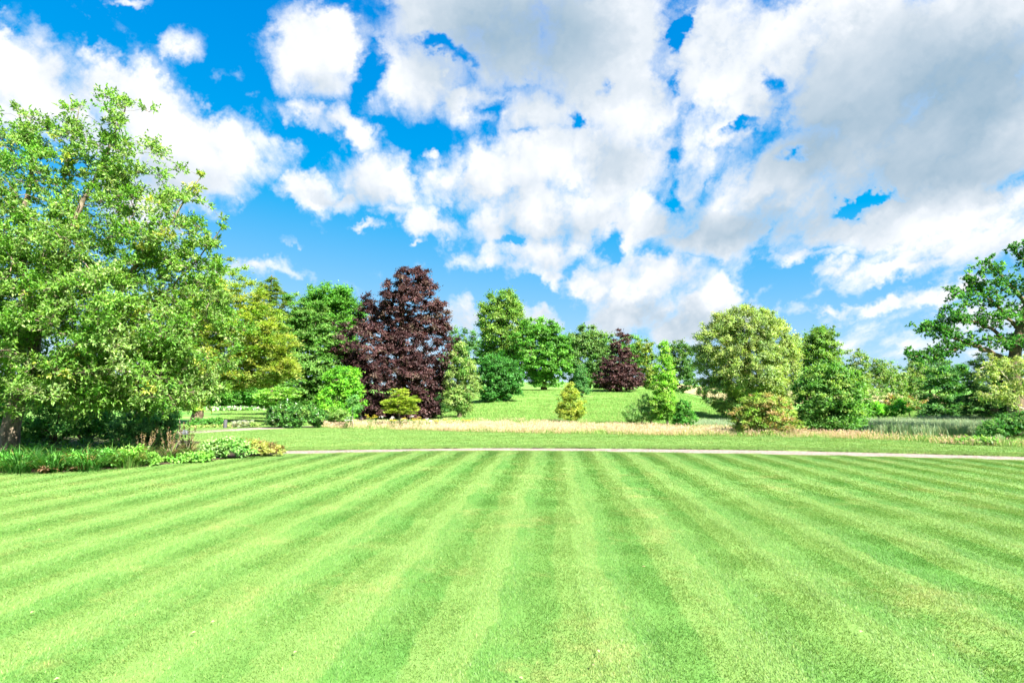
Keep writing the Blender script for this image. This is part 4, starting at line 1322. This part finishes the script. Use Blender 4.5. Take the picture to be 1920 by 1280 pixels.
DAY = [((0.035, 0.135, 0.020), 5), ((0.055, 0.175, 0.03), 3), ((0.12, 0.21, 0.045), 1), ((0.26, 0.20, 0.07), 0.35)]
days = [(14, 880, "strap leaved clump at the far left foot of the leaning trunk"), (62, 876, "arching strap leaved clump just right of the leaning trunk"),
        (100, 882, "low strap leaved clump on the lawn edge below the trunk"), (128, 866, "tall strap leaved clump second row behind the lawn edge"), (165, 880, "strap leaved clump beside the dead brown leaves"),
        (206, 872, "bright strap leaved clump left of the dry brown plant"), (240, 874, "yellowish strap leaved clump on the bed's front edge"), (40, 858, "shaded strap leaved clump close behind the trunk base"),
        (185, 858, "shaded strap leaved clump under the evergreen mass"), (-10, 872, "strap leaved clump cut by the left picture edge"), (90, 860, "strap leaved clump in the shade midway behind the lawn edge"),
        (142, 876, "dense strap leaved clump between the low clump and the dead leaves"), (222, 856, "strap leaved clump in shade behind the dry brown plant"), (156, 852, "deepest strap leaved clump against the evergreen mass"), (36, 884, "small strap leaved clump on the lawn edge by the trunk")]
for (px_, py_, lab) in days:
    strap_plant("daylily_plant", lab, px_, py_ + 2, 210, 0.80, 0.016, DAY if px_ < 200 else [((0.085, 0.20, 0.035), 4), ((0.16, 0.25, 0.06), 2)], group="strap leaved clumps along the flower bed", arch=0.95, spread=0.45, spikes=0, spikecol=[((0.45, 0.25, 0.08), 1)])
BROWN = [((0.22, 0.155, 0.075), 4), ((0.27, 0.18, 0.10), 2), ((0.16, 0.15, 0.05), 3)]
for (px_, py_, lab, n_, L_) in [(268, 869, "dry brown feathery plant in the middle of the bed", 150, 0.75), (318, 866, "rust brown seed plant below the clipped bush", 130, 0.8), (352, 860, "pinkish brown seed plant nearest the sapling", 100, 0.85)]:
    strap_plant("astilbe_plant", lab, px_, py_, n_, L_, 0.016, BROWN + [((0.10, 0.20, 0.04), 8)], M_DRY, arch=0.8, group="dry seed plants in the flower bed", spikes=7, spikecol=BROWN)
for (px_, py_, lab) in [(150, 883, "curled heap of dead brown leaves on the lawn edge"), (84, 887, "small withered leaf tuft by the strap leaves")]:
    strap_plant("withered_plant", lab, px_, py_, 34, 0.26, 0.05, [((0.22, 0.13, 0.06), 3), ((0.32, 0.22, 0.13), 2)], M_DRY, arch=1.1)
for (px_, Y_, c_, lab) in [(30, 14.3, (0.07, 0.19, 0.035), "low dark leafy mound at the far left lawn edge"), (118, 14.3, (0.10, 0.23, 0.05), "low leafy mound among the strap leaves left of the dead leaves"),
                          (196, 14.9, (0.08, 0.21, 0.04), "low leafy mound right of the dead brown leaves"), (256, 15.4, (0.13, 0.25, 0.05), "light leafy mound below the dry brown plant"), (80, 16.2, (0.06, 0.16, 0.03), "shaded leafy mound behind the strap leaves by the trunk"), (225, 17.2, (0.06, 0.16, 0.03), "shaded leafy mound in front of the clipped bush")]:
    yb = 752 + EYE * F / Y_
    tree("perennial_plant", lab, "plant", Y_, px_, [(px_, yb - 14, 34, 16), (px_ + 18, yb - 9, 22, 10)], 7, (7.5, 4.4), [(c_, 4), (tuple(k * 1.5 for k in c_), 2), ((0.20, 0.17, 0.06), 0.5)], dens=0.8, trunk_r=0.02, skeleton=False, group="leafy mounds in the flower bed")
tree("geranium_plant", "low light green leafy mat on the front edge of the bed", "plant", 16.3, 330,
     [(300, 868, 40, 9), (345, 863, 40, 10), (375, 858, 24, 10)], 6, (8, 6), [((0.13, 0.27, 0.05), 4), ((0.20, 0.32, 0.09), 2), ((0.07, 0.19, 0.03), 2)], dens=0.8, trunk_r=0.02, skeleton=False)
tree("sedum_plant", "pale green upright leafy clump left of the yellow bronze plant", "plant", 17.3, 420,
     [(400, 840, 28, 17), (435, 838, 28, 18), (455, 842, 18, 14)], 6, (6.5, 3.6), [((0.17, 0.30, 0.09), 4), ((0.25, 0.36, 0.16), 3), ((0.09, 0.22, 0.05), 2)], dens=1.0, trunk_r=0.015, stems=5, base_z=0.0)
tree("spurge_plant", "yellow and bronze clump at the bed's tip where the gravel begins", "plant", 18.0, 492,
     [(480, 838, 22, 14), (505, 841, 20, 11), (520, 845, 12, 7), (460, 833, 14, 10)], 5, (5, 2.8), [((0.25, 0.245, 0.07), 4), ((0.20, 0.135, 0.065), 2.5), ((0.28, 0.28, 0.10), 2), ((0.14, 0.19, 0.04), 1)], dens=1.0, trunk_r=0.015, stems=4, base_z=0.0)
# border of the second path
tree("hosta_plant", "dark green leafy plant beside the grey post", "plant", 38.5, 395,
     [(385, 793, 22, 8), (405, 792, 16, 8), (368, 795, 16, 8)], 4, (5, 3.2), [((0.06, 0.17, 0.03), 4), ((0.10, 0.23, 0.05), 2)], dens=1.0, trunk_r=0.02, skeleton=False)
tree("lavender_plant", "silvery lavender clump beyond the narrow left garden path", "plant", 37.8, 455,
     [(450, 796, 16, 6), (468, 796, 10, 6)], 3.5, (5, 1.2), [((0.36, 0.34, 0.33), 4), ((0.24, 0.28, 0.20), 2)], 'needle', dens=1.3, trunk_r=0.02, skeleton=False)
tree("groundcover_plant", "yellow green edging plants along the narrow left path", "plant", 37.5, 380,
     [(375, 801, 26, 3.5), (415, 800, 20, 3), (480, 796, 10, 4)], 3, (4, 2.4), [((0.20, 0.28, 0.08), 4), ((0.30, 0.24, 0.14), 1)], dens=0.9, trunk_r=0.02, skeleton=False)
tree("border_flower_plant", "row of small white flowers edging the far end of the left lawn", "plant", 110, 430,
     [(400, 767, 30, 3), (450, 767, 34, 3), (495, 769, 20, 3)], 3, (3.4, 2.6), [((0.55, 0.52, 0.50), 2), ((0.10, 0.22, 0.05), 3)], dens=0.9, trunk_r=0.02, skeleton=False)
for (px_, py_, lab) in [(1818, 836, "leafy weed clump where the right meadow meets the mown grass"), (1850, 838, "broad leaved weed right of the leafy clump at the lawn edge")]:
    tree("butterbur_plant", lab, "plant", 23.2 if px_ < 1830 else 22.6, px_, [(px_, py_ - 9, 18, 8), (px_ - 12, py_ - 6, 12, 5)], 4, (6, 4), [((0.14, 0.26, 0.06), 4), ((0.22, 0.28, 0.12), 2)], dens=0.9, trunk_r=0.02, skeleton=False)


# yellow and white wild flowers standing out of the meadow
def wildflower(name, label, px, Y, h, col, group):
    TREE_SEED[0] += 1
    r = np.random.default_rng(TREE_SEED[0])
    x = (px - 960) / F * Y
    z = float(H(x, Y)) - 0.05
    root = empty(name, (x, Y, z))
    tag(root, label, "flower", group)
    for k in range(3):
        top = np.array([x + r.normal(0, .2), Y + r.normal(0, .12), z + h * r.uniform(.8, 1.1)])
        v1, f1 = sweep(np.linspace([x, Y, z], top, 4), np.full(4, 0.008), 4)
        stem = mesh_obj("stem", v1, f1, M_STEM, root)
        m = 26
        P = top + r.normal(0, 1, (m, 3)) * np.array([.055, .055, .02])
        v1, f1, c1 = leaves_geo(P, rand_dir(r, m) * np.array([1, 1, .3]), unit(rand_dir(r, m) * .4 + np.array([0, -0.3, 1])), np.full(m, .05), np.full(m, .045), np.tile(col, (m, 1)))
        mesh_obj("flower_head", v1, f1, M_DRY, stem, col=c1, origin=np.array(root.location))["kind"] = "stuff"
    m = 40
    P = np.array([x, Y, z]) + np.column_stack([r.normal(0, .08, m), r.normal(0, .08, m), r.uniform(0.05, h * .8, m)])
    v1, f1, c1 = leaves_geo(P, rand_dir(r, m) + np.array([0, 0, .4]), rand_dir(r, m), np.full(m, .12), np.full(m, .035), np.tile((0.10, 0.21, 0.04), (m, 1)))
    mesh_obj("foliage", v1, f1, M_LEAF, root, col=c1)["kind"] = "stuff"


ORD = ["leftmost", "second", "third", "fourth", "fifth", "sixth", "seventh", "eighth", "ninth", "tenth", "eleventh", "twelfth", "thirteenth", "fourteenth", "fifteenth", "sixteenth"]
M_STEM = simple_mat("green_stem", (0.06, 0.13, 0.03), (0.10, 0.18, 0.04), 20.0)
for k, (px_, Y_, h_) in enumerate([(695, 36, .85), (706, 37, .8), (740, 35, .62), (752, 35, .66), (778, 36, .7), (790, 35, .7), (818, 36, .62), (845, 37, .55), (870, 37, .55), (885, 38, .55)]):
    wildflower("ragwort_flower", "%s%s of the yellow ragwort flowers in the dry meadow grass" % (ORD[k], "" if k == 0 else " from the left"), px_, Y_, h_, (0.46, 0.38, 0.04), "yellow meadow flowers")
for k, (px_, Y_, h_) in enumerate([(652, 36, .7), (660, 36.5, .75), (736, 36, .72), (765, 37, .72), (803, 36, .62)]):
    wildflower("yarrow_flower", "%s%s of the white flat topped flowers in the meadow grass" % (ORD[k], "" if k == 0 else " from the left"), px_, Y_, h_, (0.62, 0.60, 0.58), "white meadow flowers")

# ------------------------------------------------------------------ small made things
p = gnd(422, 802.5)
root = empty("timber_post", (p[0], p[1], 0)); tag(root, "short grey square wooden post by the narrow left path", "post")
w_ = 0.085
V = [(-w_, -w_, -.05), (w_, -w_, -.05), (w_, w_, -.05), (-w_, w_, -.05), (-w_, -w_, .50), (w_, -w_, .50), (w_, w_, .50), (-w_, w_, .50), (-w_ * .7, -w_ * .7, .53), (w_ * .7, -w_ * .7, .53), (w_ * .7, w_ * .7, .53), (-w_ * .7, w_ * .7, .53)]
Fq = [(0, 1, 5, 4), (1, 2, 6, 5), (2, 3, 7, 6), (3, 0, 4, 7), (4, 5, 9, 8), (5, 6, 10, 9), (6, 7, 11, 10), (7, 4, 8, 11), (8, 9, 10, 11)]
mesh_obj("shaft", np.array(V) + np.array([p[0], p[1], 0]), np.array(Fq), M_POST, root)
# dark statue in the gap under the copper beech
Y_ = 45.0
sx = (679.5 - 960) / F * Y_
root = empty("garden_statue", (sx, Y_, 0.0)); tag(root, "small dark statue of a figure in the gap left of the copper beech", "statue")


def lathe(name, prof, c, mat, parent, sides=14, sy=1.0):
    th = np.linspace(0, 2 * np.pi, sides, endpoint=False)
    v1 = np.array([[c[0] + rr * math.cos(t), c[1] + rr * sy * math.sin(t), c[2] + zz_] for (rr, zz_) in prof for t in th])
    i = np.arange(len(prof) - 1)[:, None] * sides; j = np.arange(sides)[None, :]; j2 = (j + 1) % sides
    f1 = np.stack([i + j, i + j2, i + sides + j2, i + sides + j], -1).reshape(-1, 4)
    return mesh_obj(name, v1, f1, mat, parent, smooth=True)


lathe("plinth", [(0.0, 0.0), (.17, 0.0), (.17, .10), (.12, .13), (.0, .131)], (sx, Y_, -0.05), M_STONE, root)
lathe("body", [(0, .08), (.13, .08), (.16, .18), (.17, .30), (.15, .38), (.10, .43), (.045, .45), (.03, .48), (0, .485)], (sx, Y_, 0), M_DARKMETAL, root, sy=0.65)
lathe("head", [(0, .475), (.035, .48), (.055, .51), (.060, .54), (.048, .575), (.02, .59), (0, .592)], (sx, Y_, 0), M_DARKMETAL, root)
# boulder by the sapling
b = gnd(345, 815)
r = np.random.default_rng(8)
th, ph = np.meshgrid(np.linspace(0, 2 * np.pi, 14, endpoint=False), np.linspace(0.05, np.pi - 0.05, 9))
rad_ = 0.16 * (1 + r.normal(0, 0.09, th.shape))
V = np.stack([b[0] + 1.2 * rad_ * np.cos(th) * np.sin(ph), b[1] + rad_ * np.sin(th) * np.sin(ph), 0.10 + 0.9 * rad_ * np.cos(ph)], -1).reshape(-1, 3)
i = np.arange(8)[:, None] * 14; j = np.arange(14)[None, :]; j2 = (j + 1) % 14
tag(mesh_obj("boulder", V, np.stack([i + j, i + j2, i + 14 + j2, i + 14 + j], -1).reshape(-1, 4), M_STONE, smooth=False, origin=(b[0], b[1], 0)), "small grey boulder beside the sapling at the path", "boulder")
# fallen leaves on the lawn
r = np.random.default_rng(21)
for k, (px_, py_) in enumerate(sorted([(70, 993), (56, 1150), (404, 1165), (550, 1225), (1204, 1062), (1613, 1186), (1110, 1246), (980, 1274), (1124, 1224), (113, 1272), (358, 1188), (1230, 970)])):
    b = gnd(px_, py_, 0.03)
    v1, f1, c1 = leaves_geo(np.array([[b[0], b[1], 0.034]]), np.array([[r.normal(), r.normal(), 0.25]]), np.array([[0, 0, 1.0]]), np.array([0.035]), np.array([0.022]), np.array([[0.42, 0.36, 0.20]]) * r.uniform(.8, 1.25))
    tag(mesh_obj("fallen_leaf", v1, f1, M_DRY, col=c1, origin=(b[0], b[1], 0.03)), "%s%s of the tiny pale fallen leaves on the striped lawn" % (ORD[k], "" if k == 0 else " from the left"), "leaf", "fallen leaves on the lawn")
